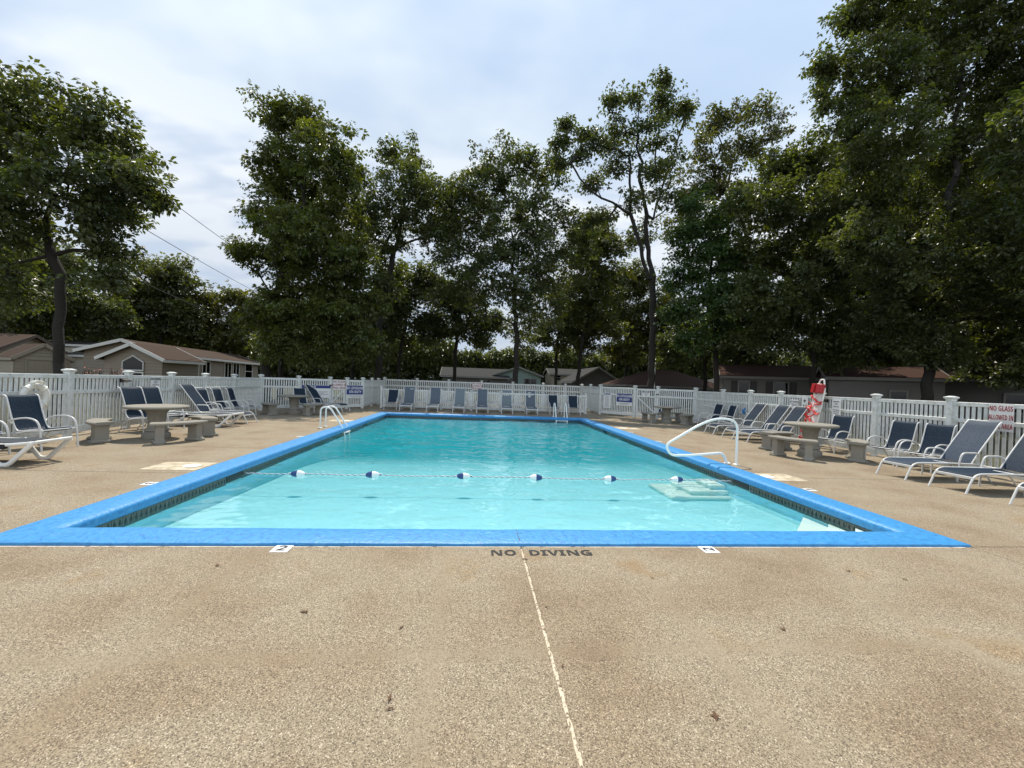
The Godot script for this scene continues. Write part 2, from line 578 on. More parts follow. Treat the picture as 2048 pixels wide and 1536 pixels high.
func ground_and_deck() -> void:
	var g := Shape.new()
	var x0 := DECK_L + 0.05; var x1 := DECK_R - 0.05; var z0 := 3.0; var z1 := -28.0
	for r in [[-300, 300, z1, -400], [-300, x0, 60, z1], [x1, 300, 60, z1], [x0, x1, 60, z0]]:
		g.quad(Vector3(r[0], -0.03, r[2]), Vector3(r[1], -0.03, r[2]), Vector3(r[1], -0.03, r[3]), Vector3(r[0], -0.03, r[3]))
	struct("ground", g, mats.ground_cover)
	var deck := thing("pool_deck", "tan exposed aggregate concrete deck round the pool", "")
	deck.remove_meta("category")
	deck.set_meta("kind", "structure")
	var j := 0.006
	var xs := [DECK_L, -COPING_X - 0.004, -0.03, COPING_X + 0.004, DECK_R]
	for i in 4:                                   # in front of the pool
		deck_slab(deck, Vector2(xs[i] + j, 3.2), Vector2(xs[i + 1] - j, COPING_NEAR + j))
	var zl := [COPING_NEAR, -6.88, -9.3, -11.7, -14.1, -16.5, COPING_FAR]
	for i in 6:
		deck_slab(deck, Vector2(xs[0] + j, zl[i] - j), Vector2(xs[1] - 0.002, zl[i + 1] + j))
	var zr := [COPING_NEAR, -7.3, -10.6, -13.9, -17.0, COPING_FAR]
	for i in 5:
		deck_slab(deck, Vector2(xs[3] + 0.002, zr[i] - j), Vector2(xs[4] - j, zr[i + 1] + j))
	for i in 4:
		deck_slab(deck, Vector2(xs[i] + j, COPING_FAR - 0.004), Vector2(xs[i + 1] - j, -28.2))
	obj("joint_filler", wavy_strip([Vector3(-0.03, 0, 2.9), Vector3(-0.03, 0, -1.5), Vector3(-0.035, 0, -4.0)], 0.011, 0.004, 4), mats.joint_caulk, deck)
	obj("joint_filler", wavy_strip([Vector3(COPING_X - 0.1, 0, COPING_NEAR + 0.018), Vector3(-COPING_X + 0.1, 0, COPING_NEAR + 0.022)], 0.0055, 0.003, 5, 0.95), mats.white_filler, deck)
	var seams := Shape.new()
	seams.quad(Vector3(DECK_L, -0.03, 3), Vector3(DECK_R, -0.03, 3), Vector3(DECK_R, -0.03, COPING_NEAR), Vector3(DECK_L, -0.03, COPING_NEAR))
	seams.quad(Vector3(DECK_L, -0.03, COPING_NEAR), Vector3(-COPING_X, -0.03, COPING_NEAR), Vector3(-COPING_X, -0.03, -28), Vector3(DECK_L, -0.03, -28))
	seams.quad(Vector3(COPING_X, -0.03, COPING_NEAR), Vector3(DECK_R, -0.03, COPING_NEAR), Vector3(DECK_R, -0.03, -28), Vector3(COPING_X, -0.03, -28))
	obj("joint_filler", seams, mats.joint_dark, deck)


func floor_y(z: float) -> float:
	if z > -9.0:
		return lerpf(-0.44, -0.55, clampf((WALL_NEAR - z) / 4.6, 0, 1))
	return lerpf(-0.55, -1.5, smoothstep(-9.0, -18.5, z))


func pool() -> void:
	var sh := Shape.new()
	var rows := []
	for i in 41:
		var z := lerpf(WALL_NEAR, WALL_FAR, i / 40.0)
		var y := floor_y(z)
		rows.append([Vector3(-WALL_X, 0.0, z), Vector3(-WALL_X, y + 0.16, z), Vector3(-WALL_X + 0.05, y + 0.05, z), Vector3(-WALL_X + 0.16, y, z), Vector3(WALL_X - 0.16, y, z), Vector3(WALL_X - 0.05, y + 0.05, z), Vector3(WALL_X, y + 0.16, z), Vector3(WALL_X, 0.0, z)])
	for c in 7:      # strips, so that walls and floor keep their own shading
		var strip := []
		for r in rows:
			strip.append([r[c], r[c + 1]])
		sh.grid(strip)
	for e in [[WALL_NEAR, 1], [WALL_FAR, -1]]:
		var y := floor_y(e[0])
		if e[1] > 0:
			sh.quad(Vector3(WALL_X, y, e[0]), Vector3(-WALL_X, y, e[0]), Vector3(-WALL_X, 0, e[0]), Vector3(WALL_X, 0, e[0]))
		else:
			sh.quad(Vector3(-WALL_X, y, e[0]), Vector3(WALL_X, y, e[0]), Vector3(WALL_X, 0, e[0]), Vector3(-WALL_X, 0, e[0]))
	var basin := thing("pool_basin", "pale aqua plaster pool basin with a tile band at the waterline", "")
	basin.remove_meta("category")
	basin.set_meta("kind", "structure")
	obj("shell", sh, mats.pool_plaster, basin)
	# tile band at the waterline
	var tm := Shape.new()     # front face with the print, sides plain
	var hx := 0.0735; var hy := 0.083
	tm.quad(Vector3(-hx, -hy, 0.006), Vector3(hx, -hy, 0.006), Vector3(hx, hy, 0.006), Vector3(-hx, hy, 0.006), Vector2(1, -1), Vector2(0, 1))
	tm.quad(Vector3(-hx - 0.002, hy + 0.002, 0), Vector3(-hx, hy, 0.006), Vector3(hx, hy, 0.006), Vector3(hx + 0.002, hy + 0.002, 0), Vector2.ZERO)
	tm.quad(Vector3(-hx, -hy, 0.006), Vector3(-hx - 0.002, -hy - 0.002, 0), Vector3(hx + 0.002, -hy - 0.002, 0), Vector3(hx, -hy, 0.006), Vector2.ZERO)
	tm.quad(Vector3(hx, -hy, 0.006), Vector3(hx + 0.002, -hy - 0.002, 0), Vector3(hx + 0.002, hy + 0.002, 0), Vector3(hx, hy, 0.006), Vector2.ZERO)
	tm.quad(Vector3(-hx - 0.002, -hy - 0.002, 0), Vector3(-hx, -hy, 0.006), Vector3(-hx, hy, 0.006), Vector3(-hx - 0.002, hy + 0.002, 0), Vector2.ZERO)
	var tile_mesh := tm.mesh()
	var n := int((WALL_NEAR - WALL_FAR) / 0.152)
	for side in [-1, 1]:
		for i in n:
			var z := WALL_NEAR - 0.08 - i * 0.152
			if absf(z + 7.35) < 0.19 or absf(z + 15.6) < 0.19:
				continue                                  # the skimmer mouths
			var o := obj("tile", tile_mesh, mats.band_tile, basin, Vector3(side * (WALL_X - 0.003), -0.152, z))
			o.rotation.y = -side * PI / 2
	for i in 59:
		obj("tile", tile_mesh, mats.band_tile, basin, Vector3(-4.46 + i * 0.1537, -0.152, WALL_FAR + 0.003))
	# skimmer mouths: black boxes whose colour stands in for the shade inside
	for sk in [[-1, -7.35], [1, -7.35], [-1, -15.6], [1, -15.6]]:
		var o := obj("skimmer_mouth", _skimmer(), mats.black_plastic_and_shade, basin, Vector3(sk[0] * (WALL_X - 0.004), -0.152, sk[1]))
		o.rotation.y = -sk[0] * PI / 2
	# white corner steps, near right
	for st in [[1.49, -0.275], [1.04, -0.225], [0.63, -0.140]]:
		var l: float = st[0]; var y: float = st[1]
		var s := Shape.new()
		var cz := WALL_NEAR - 0.002; var cx := WALL_X - 0.012
		s.prism([Vector2(cx - l, -cz), Vector2(cx, -cz), Vector2(cx, -cz + l)], -0.47 if y < -0.25 else y - 0.08, y, Transform3D(Basis(Vector3.RIGHT, Vector3(0, 0, -1), Vector3.UP), Vector3.ZERO))
		obj("corner_step", s, mats.white_step, basin)
	# white steps under the handrail on the right side
	for st in [[1.26, 1.08, -0.455], [0.80, 0.84, -0.375], [0.32, 0.56, -0.285]]:
		var s := Shape.new()
		var top: float = st[2]
		var lo := -0.66
		s.cbox(Vector3(WALL_X - 0.012 - st[0] / 2, (top + lo) / 2, -8.05 + (0.0 if st[1] > 1 else -0.04)), Vector3(st[0], top - lo, st[1]), 0.02)
		obj("side_step", s, mats.white_step, basin)
	# coping: four blue painted bars with mitred ends, a rounded inner nose and a low outer edge
	var cop := thing("pool_coping", "raised concrete pool coping painted bright blue, scuffed", "")
	cop.remove_meta("category")
	cop.set_meta("kind", "structure")
	var prof := [Vector2(0.0, -0.05), Vector2(0.0, 0.014), Vector2(0.012, 0.026), Vector2(0.10, 0.032), Vector2(0.30, 0.034), Vector2(0.375, 0.028), Vector2(0.408, 0.010), Vector2(0.418, -0.012), Vector2(0.418, -0.060), Vector2(0.404, -0.093), Vector2(0.37, -0.10), Vector2(0.30, -0.10)]
	var corners := [Vector2(-COPING_X, COPING_NEAR), Vector2(COPING_X, COPING_NEAR), Vector2(COPING_X, COPING_FAR), Vector2(-COPING_X, COPING_FAR)]
	var wob := noise(FastNoiseLite.TYPE_SIMPLEX_SMOOTH, 0.9, 3, 15)
	for k in 4:
		var a: Vector2 = corners[k]; var b: Vector2 = corners[(k + 1) % 4]
		var dir := (b - a).normalized(); var inw := Vector2(dir.y, -dir.x)
		var s := Shape.new()
		var steps := int(a.distance_to(b) / 0.12)
		var prev := []
		for i in steps + 1:
			var f := float(i) / steps
			var row := []
			for p in prof:
				var a2: Vector2 = a + (dir + inw) * p.x; var b2: Vector2 = b + (-dir + inw) * p.x
				var q: Vector2 = a2.lerp(b2, f)
				var w := wob.get_noise_3d(q.x * 1.4, p.x * 8.0, q.y * 1.4) * 0.006
				row.append(Vector3(q.x + inw.x * w, p.y + (w if p.y > 0 else 0.0), q.y + inw.y * w))
			row.reverse()
			prev.append(row)
		s.grid(prev)
		obj("coping_bar", s, mats.blue_pool_paint, cop)
	var crack := Shape.new()
	crack.grid([[Vector3(-0.037, 0.0, COPING_NEAR + 0.001), Vector3(-0.030, 0.0, COPING_NEAR + 0.001)], [Vector3(-0.040, 0.0385, COPING_NEAR - 0.06), Vector3(-0.034, 0.0385, COPING_NEAR - 0.06)], [Vector3(-0.046, 0.0405, COPING_NEAR - 0.2), Vector3(-0.041, 0.0405, COPING_NEAR - 0.2)], [Vector3(-0.041, 0.0395, COPING_NEAR - 0.34), Vector3(-0.038, 0.0395, COPING_NEAR - 0.34)]])
	obj("crack", crack, mats.joint_dark, cop)
	# water
	var wv := Shape.new()
	var wr := []
	var big := noise(FastNoiseLite.TYPE_SIMPLEX_SMOOTH, 0.85, 2, 91)
	var small := noise(FastNoiseLite.TYPE_SIMPLEX_SMOOTH, 2.6, 3, 92)
	var fine := noise(FastNoiseLite.TYPE_SIMPLEX_SMOOTH, 5.2, 2, 94)
	var area := noise(FastNoiseLite.TYPE_SIMPLEX_SMOOTH, 0.16, 2, 93)
	var nz := 380; var nx := 230
	for i in nz + 1:
		var z := lerpf(WALL_NEAR, WALL_FAR, i / float(nz))
		var row := []
		for c in nx + 1:
			var x := lerpf(-WALL_X, WALL_X, c / float(nx))
			var live := 0.62 + 1.9 * smoothstep(-8.5, -12.5, z) * clampf(0.75 + area.get_noise_2d(x, z), 0.25, 1.4)
			row.append(Vector3(x, WATER_Y + (big.get_noise_2d(x * 0.8, z * 1.15) * 0.022 + small.get_noise_2d(x * 0.8, z * 1.6) * 0.0095 + fine.get_noise_2d(x * 0.8, z * 1.4) * 0.0026) * live, z))
		wr.append(row)
	wv.grid(wr)
	struct("pool_water", wv, mats.water, "clear turquoise pool water with small ripples")
	var tint := FogVolume.new()
	tint.name = "water_tint"
	tint.shape = RenderingServer.FOG_VOLUME_SHAPE_BOX
	tint.size = Vector3(WALL_X * 2 - 0.01, 1.5, WALL_NEAR - WALL_FAR - 0.01)
	tint.position = Vector3(0, WATER_Y - 0.76, (WALL_NEAR + WALL_FAR) / 2)
	var fm := FogMaterial.new()
	fm.density = 0.40
	fm.albedo = Color(0.0, 0.895, 0.975)
	tint.material = fm
	tag(tint, "", "", "", "structure")
	add_child(tint)


func _skimmer() -> Mesh:
	if not meshes.has("skimmer"):
		var s := Shape.new()
		s.box(Vector3(0, 0.01, -0.03), Vector3(0.47, 0.15, 0.079))
		meshes.skimmer = s.mesh()
	return meshes.skimmer


# ------------------------------------------------------------------ white vinyl fences
func post_mesh(h: float) -> Array:
	var key := "post%.2f" % h
	if not meshes.has(key):
		var s := Shape.new()
		s.cbox(Vector3(0, (h - 0.09) / 2, 0), Vector3(0.112, h - 0.09, 0.112), 0.006)
		var c := Shape.new()
		var rings := []
		for q in [[0.064, h - 0.115], [0.064, h - 0.085], [0.092, h - 0.045], [0.092, h - 0.025], [0.030, h]]:
			rings.append([Vector3(-q[0], q[1], q[0]), Vector3(q[0], q[1], q[0]), Vector3(q[0], q[1], -q[0]), Vector3(-q[0], q[1], -q[0])])
		for i in rings.size() - 1:
			for k in 4:
				c.quad(rings[i][k], rings[i][(k + 1) % 4], rings[i + 1][(k + 1) % 4], rings[i + 1][k])
		c.quad(rings[-1][0], rings[-1][1], rings[-1][2], rings[-1][3])
		meshes[key] = [s.mesh(), c.mesh()]
	return meshes[key]


func picket_mesh(h: float, w: float) -> Mesh:
	var key := "picket%.3f_%.3f" % [h, w]
	if not meshes.has(key):
		var s := Shape.new()
		s.cbox(Vector3(0, h / 2, 0), Vector3(w, h, 0.022), 0.003)
		meshes[key] = s.mesh()
	return meshes[key]


# A run of fence between posts. Each span: rails, then pickets that pass behind the middle rail.
func fence_run(label: String, posts: Array, h: float, pitch: float, pw: float, group: String, low := 0.20, mid := 0.42, single := true, skip := []) -> Node3D:
	var o := thing("picket_fence", label, "fence", Vector3(posts[0].x, 0, posts[0].y), 0.0, group)
	var base := Vector3(posts[0].x, 0, posts[0].y)
	var pm := post_mesh(h + 0.12)
	for p in posts:
		var q := obj("post", pm[0], mats.white_vinyl, o, Vector3(p.x, 0, p.y) - base)
		obj("cap", pm[1], mats.white_vinyl, q)
		var t: Vector2 = posts[1] - posts[0]
		q.rotation.y = atan2(-t.y, t.x)
	for i in posts.size() - 1:
		if i in skip:
			continue
		fence_panel(o, posts[i], posts[i + 1], base, h, pitch, pw, low, mid, single)
	return o


func fence_panel(o: Node, a: Vector2, b: Vector2, base: Vector3, h: float, pitch: float, pw: float, low: float, mid: float, single: bool) -> void:
	var t := b - a
	var length := t.length() - 0.112
	var turn := atan2(-t.y, t.x)
	var centre := Vector3((a.x + b.x) / 2, 0, (a.y + b.y) / 2) - base
	for r in [["top_rail", h - 0.055, 0.09], ["middle_rail", h - mid, 0.085], ["bottom_rail", low - 0.045, 0.15]]:
		if r[0] == "middle_rail" and mid <= 0.0:
			continue
		var key := "rail%.3f_%.3f" % [length, r[2]]
		if not meshes.has(key):
			var s := Shape.new()
			s.cbox(Vector3.ZERO, Vector3(length, r[2], 0.05), 0.006)
			meshes[key] = s.mesh()
		var q := obj(r[0], meshes[key], mats.white_vinyl, o, centre + Vector3(0, r[1], 0))
		q.rotation.y = turn
	var n := int(length / pitch)
	var ph := h - 0.1 - low + 0.02
	var along := Vector3(t.x, 0, t.y).normalized()
	var many := Shape.new()
	for k in n:
		var at := centre + along * ((k - (n - 1) / 2.0) * length / n) + Vector3(0, low + 0.01, 0)
		if single:
			var q := obj("picket", picket_mesh(ph, pw), mats.white_vinyl, o, at)
			q.rotation.y = turn
		else:
			many.box(at + Vector3(0, ph / 2, 0), Vector3(pw, ph, 0.022), Basis(Vector3.UP, turn))
	if not single:
		var q := obj("pickets", many, mats.white_vinyl, o)
		q.set_meta("kind", "stuff")


func gate(label: String, a: Vector2, b: Vector2, h: float, brace_down_left: bool) -> void:
	var o := thing("picket_gate", label, "gate", Vector3(a.x, 0, a.y))
	var base := Vector3(a.x, 0, a.y)
	var t := (b - a).normalized()
	var a2 := a + t * 0.06; var b2 := b - t * 0.06
	fence_panel(o, a2, b2, base, h - 0.03, 0.088, 0.045, 0.16, 0.42, true)
	var turn := atan2(-t.y, t.x)
	var length := (b2 - a2).length()
	for p in [a2 + t * 0.05, b2 - t * 0.05]:
		var s := Shape.new()
		s.cbox(Vector3(0, h / 2, 0), Vector3(0.06, h - 0.1, 0.055), 0.006)
		var q := obj("stile", s, mats.white_vinyl, o, Vector3(p.x, 0.03, p.y) - base)
		q.rotation.y = turn
	var s := Shape.new()
	var rise := h - 0.42 - 0.26
	s.cbox(Vector3.ZERO, Vector3(Vector2(length, rise).length() - 0.06, 0.06, 0.022), 0.004)
	var d := obj("brace", s, mats.white_vinyl, o, Vector3((a.x + b.x) / 2, 0.26 + rise / 2, (a.y + b.y) / 2) - base + Vector3(-t.y, 0, t.x) * 0.032)
	d.rotation = Vector3(0, turn, atan2(rise, length) * (1 if brace_down_left else -1))
	var l := Shape.new()
	l.cbox(Vector3.ZERO, Vector3(0.12, 0.05, 0.04), 0.006)
	var q := obj("latch", l, mats.black_plastic_and_shade, o, Vector3(a.x if brace_down_left else b.x, h - 0.3, a.y if brace_down_left else b.y) - base + Vector3(-t.y, 0, t.x) * 0.08)
	q.rotation.y = turn


func sign_board(called: String, label: String, at: Vector3, turn: float, size: Vector2, lines: Array, back := "sign_white", holder := "") -> Node3D:
	# lines: [text, x, y, letter height, ink, squeeze]; x and y from the middle of the board; «-» draws a bar of small print
	var o := thing(called, label, "sign", at, turn, holder)
	var s := Shape.new()
	s.cbox(Vector3.ZERO, Vector3(size.x, size.y, 0.008), 0.002)
	obj("board", s, mats[back], o)
	for l in lines:
		if l[0] == "-" or l[0] == "#":
			var b := Shape.new()
			b.box(Vector3.ZERO, Vector3(l[5], l[3], 0.002))
			obj("band" if l[0] == "#" else "small_print", b, mats[l[4]], o, Vector3(l[1], l[2], 0.0052))
			continue
		var q := obj("lettering", text_mesh(l[0], l[3]), mats[l[4]], o, Vector3(l[1], l[2], 0.0075))
		q.scale = Vector3(l[5], 1, 1)
	return o


func text_mesh(what: String, height: float, depth := 0.002) -> TextMesh:
	var key := "text_%s_%.3f" % [what, height]
	if not meshes.has(key):
		var font := SystemFont.new()
		font.font_names = PackedStringArray(["Droid Sans"])
		font.font_weight = 700
		var t := TextMesh.new()
		t.text = what
		t.font = font
		t.font_size = 64
		t.pixel_size = height / 46.0
		t.depth = depth
		t.curve_step = 2.0
		meshes[key] = t
	return meshes[key]


func fences() -> void:
	var zl := [-8.7, -10.3, -11.95, -13.57, -15.19, -16.95, -19.0]
	var left := [Vector2(-9.72, -5.45), Vector2(-9.76, -7.05)]
	for i in zl.size():
		left.append(Vector2(-9.80 - 0.02 * i, zl[i]))
	fence_run("long white picket fence along the left side of the pool deck", left, 1.44, 0.098, 0.056, "white fences round the pool")
	var corner: Vector2 = left[-1]
	var b := Vector2(-6.35, -22.0)
	var lf := [corner, corner.lerp(b, 0.33), corner.lerp(b, 0.64)]
	fence_run("white picket fence behind the concrete table in the shady left corner", lf, 1.47, 0.098, 0.054, "white fences round the pool")
	gate("white picket gate with a NO GLASS sign in the shady left corner", corner.lerp(b, 0.64), corner.lerp(b, 0.82), 1.47, true)
	fence_run("short white fence panel that carries the left NO LIFEGUARD sign", [corner.lerp(b, 0.82), b], 1.47, 0.09, 0.05, "white fences round the pool")
	fence_run("white fence running back beyond the left gate toward the rear fence", [b, Vector2(-6.35, -23.9), Vector2(-6.36, -25.5), Vector2(-6.38, -27.2)], 1.50, 0.098, 0.060, "white fences round the pool")
	var back := []
	for x in [-6.38, -4.32, -2.26, -0.12, 1.96, 4.0, 5.5, 6.62]:
		back.append(Vector2(x, -27.25))
	fence_run("tall white picket fence farthest back behind the row of loungers", back, 1.58, 0.118, 0.062, "white fences round the pool")
	var low := []
	for i in 8:
		low.append(Vector2(-5.55 + i * 1.608, -22.75))
	low_fence(low)
	var r0 := Vector2(6.64, -23.0); var r1 := Vector2(10.2, -19.2)
	fence_run("white fence running back beyond the right gate toward the rear fence", [Vector2(6.62, -27.1), Vector2(6.64, -25.1), r0 + Vector2(0, -0.12)], 1.60, 0.098, 0.058, "white fences round the pool")
	var ga := r0.lerp(r1, 0.40); var gb := r0.lerp(r1, 0.64)
	fence_run("white fence panel with the POOL RULES and right NO LIFEGUARD signs", [r0, ga], 1.60, 0.095, 0.055, "white fences round the pool")
	gate("white picket gate with a diagonal brace right of the NO LIFEGUARD sign", ga, gb, 1.60, false)
	fence_run("white picket fence panel behind the far right concrete table", [gb, r1], 1.60, 0.098, 0.055, "white fences round the pool")
	var right := [r1]
	for z in [-17.0, -15.2, -13.6, -11.9, -10.14, -8.4, -6.7, -5.0]:
		right.append(Vector2(10.2 + 0.02 * (z + 19) / 10, z))
	fence_run("long white picket fence along the right side of the pool deck", right, 1.56, 0.100, 0.058, "white fences round the pool")

	# signs
	var d := (b - corner).normalized()
	var n := Vector3(-d.y, 0, d.x); var turn := atan2(n.x, n.z)
	var at := func(f: float, y: float, off := 0.05) -> Vector3:
		var p := corner.lerp(b, f)
		return Vector3(p.x, y, p.y) + n * off
	sign_board("gate_sign", "small white NO GLASS ALLOWED sign on the left gate", at.call(0.73, 1.20), turn, Vector2(0.60, 0.50), [["NO GLASS", 0, 0.155, 0.10, "sign_red_ink", 0.9], ["ALLOWED IN", 0, 0.0, 0.10, "sign_red_ink", 0.85], ["POOL AREA", 0, -0.155, 0.10, "sign_red_ink", 0.85]])
	_lifeguard("blue and white NO LIFEGUARD ON DUTY sign left of the loungers", at.call(0.91, 0.86), turn)
	sign_board("notice_board", "white notice with a blue heading half hidden by the shaded lounger", at.call(0.50, 0.86), turn, Vector2(1.35, 0.60), [["#", 0, 0.22, 0.14, "sign_blue", 1.33], ["POOL RULES", -0.3, 0.22, 0.085, "sign_white", 0.8], ["-", 0, -0.02, 0.018, "sign_grey_ink", 1.1], ["-", -0.1, -0.08, 0.018, "sign_grey_ink", 0.9], ["-", 0, -0.14, 0.018, "sign_grey_ink", 1.1], ["-", -0.15, -0.2, 0.018, "sign_grey_ink", 0.8]])
	var d2 := (r1 - r0).normalized()
	var n2 := Vector3(-d2.y, 0, d2.x); var turn2 := atan2(n2.x, n2.z)
	var at2 := func(f: float, y: float) -> Vector3:
		var p := r0.lerp(r1, f)
		return Vector3(p.x, y, p.y) + n2 * 0.05
	_lifeguard("blue and white NO LIFEGUARD ON DUTY sign right of the POOL RULES board", at2.call(0.285, 0.93), turn2)
	var rules := [["#", 0, 0.36, 0.09, "sign_blue", 0.40], ["POOL RULES", 0, 0.36, 0.055, "sign_white", 0.8]]
	for i in 15:
		rules.append(["-", 0.01 * ((i * 7) % 4 - 1.5), 0.26 - i * 0.044, 0.014, "sign_grey_ink", 0.30 - 0.03 * ((i * 5) % 4)])
	sign_board("rules_sign", "tall white POOL RULES board with a blue heading", at2.call(0.085, 0.83), turn2, Vector2(0.46, 0.86), rules)
	sign_board("gate_notice", "small white notice with a black heading on the right gate", at2.call(0.52, 1.30), turn2, Vector2(0.42, 0.32), [["#", 0, 0.105, 0.07, "sign_black_ink", 0.36], ["NOTICE", 0, 0.105, 0.05, "sign_white", 0.9], ["-", 0, 0.03, 0.02, "sign_grey_ink", 0.28], ["-", 0.01, -0.03, 0.02, "sign_grey_ink", 0.24], ["-", 0, -0.09, 0.02, "sign_grey_ink", 0.14]])
	sign_board("glass_sign", "white and red NO GLASS sign on the rear fence above a lounger", Vector3(-0.42, 1.33, -27.19), 0, Vector2(0.62, 0.50), [["NO GLASS", 0, 0.155, 0.10, "sign_red_ink", 0.9], ["ALLOWED IN", 0, 0.0, 0.10, "sign_red_ink", 0.85], ["POOL AREA", 0, -0.155, 0.10, "sign_red_ink", 0.85]])
	sign_board("glass_sign", "large white NO GLASS ALLOWED IN POOL AREA sign behind the right lounger", Vector3(10.10, 1.27, -7.42), -PI / 2, Vector2(0.40, 0.56), [["NO GLASS", 0, 0.18, 0.10, "sign_red_ink", 0.58], ["ALLOWED IN", 0, 0.0, 0.10, "sign_red_ink", 0.47], ["POOL AREA", 0, -0.18, 0.10, "sign_red_ink", 0.51]])
	var shock := [["-", 0, 0.27, 0.03, "sign_grey_ink", 0.20], ["-", 0, 0.20, 0.03, "sign_grey_ink", 0.10], ["-", 0, 0.12, 0.025, "sign_grey_ink", 0.18]]
	for i in 6:
		shock.append(["-", 0.0, 0.02 - i * 0.055, 0.02, "sign_grey_ink", 0.22 - 0.04 * (i % 3)])
	sign_board("notice_sign", "tall white notice beside the black fence light on the right", Vector3(10.11, 1.14, -11.25), -PI / 2, Vector2(0.31, 0.66), shock)
	sign_board("depth_notice", "small white notice with black print left of the red backboard", Vector3(10.11, 1.25, -12.85), -PI / 2, Vector2(0.34, 0.30), [["NO DIVING", 0, 0.08, 0.06, "sign_grey_ink", 0.8], ["-", 0, 0.0, 0.018, "sign_grey_ink", 0.24], ["-", 0, -0.05, 0.018, "sign_grey_ink", 0.2]])
	sign_board("cross_sign", "square white sign with a black cross beside the red backboard", Vector3(10.11, 1.38, -12.42), -PI / 2, Vector2(0.24, 0.26), [["-", 0, 0, 0.10, "sign_black_ink", 0.03], ["-", 0, 0.0012, 0.03, "sign_black_ink", 0.10]])
	sign_board("fence_notice", "small white notice on the fence above the pair of navy chairs", Vector3(-9.73, 1.24, -12.75), PI / 2, Vector2(0.34, 0.34), [["NO DIVING", 0, 0.10, 0.06, "sign_black_ink", 0.8], ["-", 0, 0.04, 0.02, "sign_grey_ink", 0.16], ["-", 0, -0.01, 0.02, "sign_grey_ink", 0.12], ["-", 0, -0.07, 0.02, "sign_grey_ink", 0.24], ["-", 0, -0.12, 0.02, "sign_grey_ink", 0.2]])


func _lifeguard(label: String, at: Vector3, turn: float) -> void:
	sign_board("lifeguard_sign", label, at, turn, Vector2(0.92, 0.66), [["#", 0, 0.09, 0.46, "sign_blue", 0.90], ["NO LIFEGUARD", 0, 0.19, 0.13, "sign_white", 0.76], ["ON DUTY", 0, 0.0, 0.13, "sign_white", 0.82], ["-", 0, -0.21, 0.025, "sign_grey_ink", 0.72], ["-", 0.02, -0.27, 0.018, "sign_grey_ink", 0.5]])


func low_fence(posts: Array) -> void:
	var o := thing("picket_fence", "low white picket fence just behind the row of loungers", "fence", Vector3(posts[0].x, 0, posts[0].y), 0.0, "white fences round the pool")
	var base := Vector3(posts[0].x, 0, posts[0].y)
	var pm := post_mesh(1.2)
	for i in posts.size():
		var q := obj("post", pm[0] if i in [0, posts.size() - 1] else post_mesh(1.12)[0], mats.white_vinyl, o, Vector3(posts[i].x, 0, posts[i].y) - base)
		obj("cap", pm[1] if i in [0, posts.size() - 1] else post_mesh(1.12)[1], mats.white_vinyl, q)
	for i in posts.size() - 1:
		fence_panel(o, posts[i], posts[i + 1], base, 1.06, 0.115, 0.066, 0.20, 0.0, true)


# ------------------------------------------------------------------ furniture. Every seat faces its own +z
func v3s(x: float, yz: Array) -> Array:
	var out := []
	for p in yz:
		out.append(Vector3(x, p[0], p[1]))
	return out


func sling_chair(label: String, fabric: String, group: String, tall := 1.03, curl := 0.0) -> Node3D:
	var o := thing("sling_chair", label, "chair", Vector3.ZERO, 0, group)
	var m: Material = mats[fabric]; var w: Material = mats.white_powder_coat
	var seat := [Vector2(0.36, 0.285), Vector2(0.395, 0.265), Vector2(0.405, 0.22), Vector2(0.385, 0.05), Vector2(0.36, -0.12), Vector2(0.362, -0.20), Vector2(0.40, -0.245)]
	var back := [Vector2(0.40, -0.245), Vector2(0.48, -0.285), Vector2(0.66, -0.35 + curl), Vector2(tall - 0.08, -0.435 - curl * 0.5), Vector2(tall - 0.02, -0.47 - curl), Vector2(tall, -0.515 - curl)]
	seat = curve_path(seat, 3)
	back = curve_path(back, 4)
	var s := Shape.new()
	s.ribbon(seat, 0.245, 0.006, 6, 0.022)
	obj("seat", s, m, o)
	s = Shape.new()
	s.ribbon(back, 0.245, 0.006, 6, 0.018)
	obj("backrest", s, m, o)
	var side := seat + back.slice(1)
	for sx in [-1, 1]:
		s = Shape.new()
		var pts := []
		for p in side:
			pts.append(Vector3(sx * 0.258, p.x - 0.004, p.y))
		s.tube(pts, 0.0145, 7)
		obj("frame_rail", s, w, o)
		s = Shape.new()
		s.tube(curve_path(v3s(sx * 0.315, [[0.0, 0.345], [0.20, 0.322], [0.42, 0.300], [0.55, 0.235], [0.605, 0.11], [0.605, -0.05], [0.575, -0.22], [0.53, -0.315]]) + [Vector3(sx * 0.268, 0.50, -0.30)], 4), 0.0165, 8, 1.0)
		obj("armrest", s, w, o)
		s = Shape.new()
		s.tube(round_path(v3s(sx * 0.285, [[0.375, 0.27], [0.355, 0.0], [0.30, -0.22], [0.0, -0.46]]), 0.08, 4), 0.0145, 7)
		obj("leg", s, w, o)
	s = Shape.new()
	s.tube([Vector3(-0.312, 0.375, 0.27), Vector3(0.312, 0.375, 0.27)], 0.011, 6)
	s.tube([Vector3(-0.285, 0.315, -0.20), Vector3(0.285, 0.315, -0.20)], 0.011, 6)
	obj("crossbar", s, w, o)
	return o


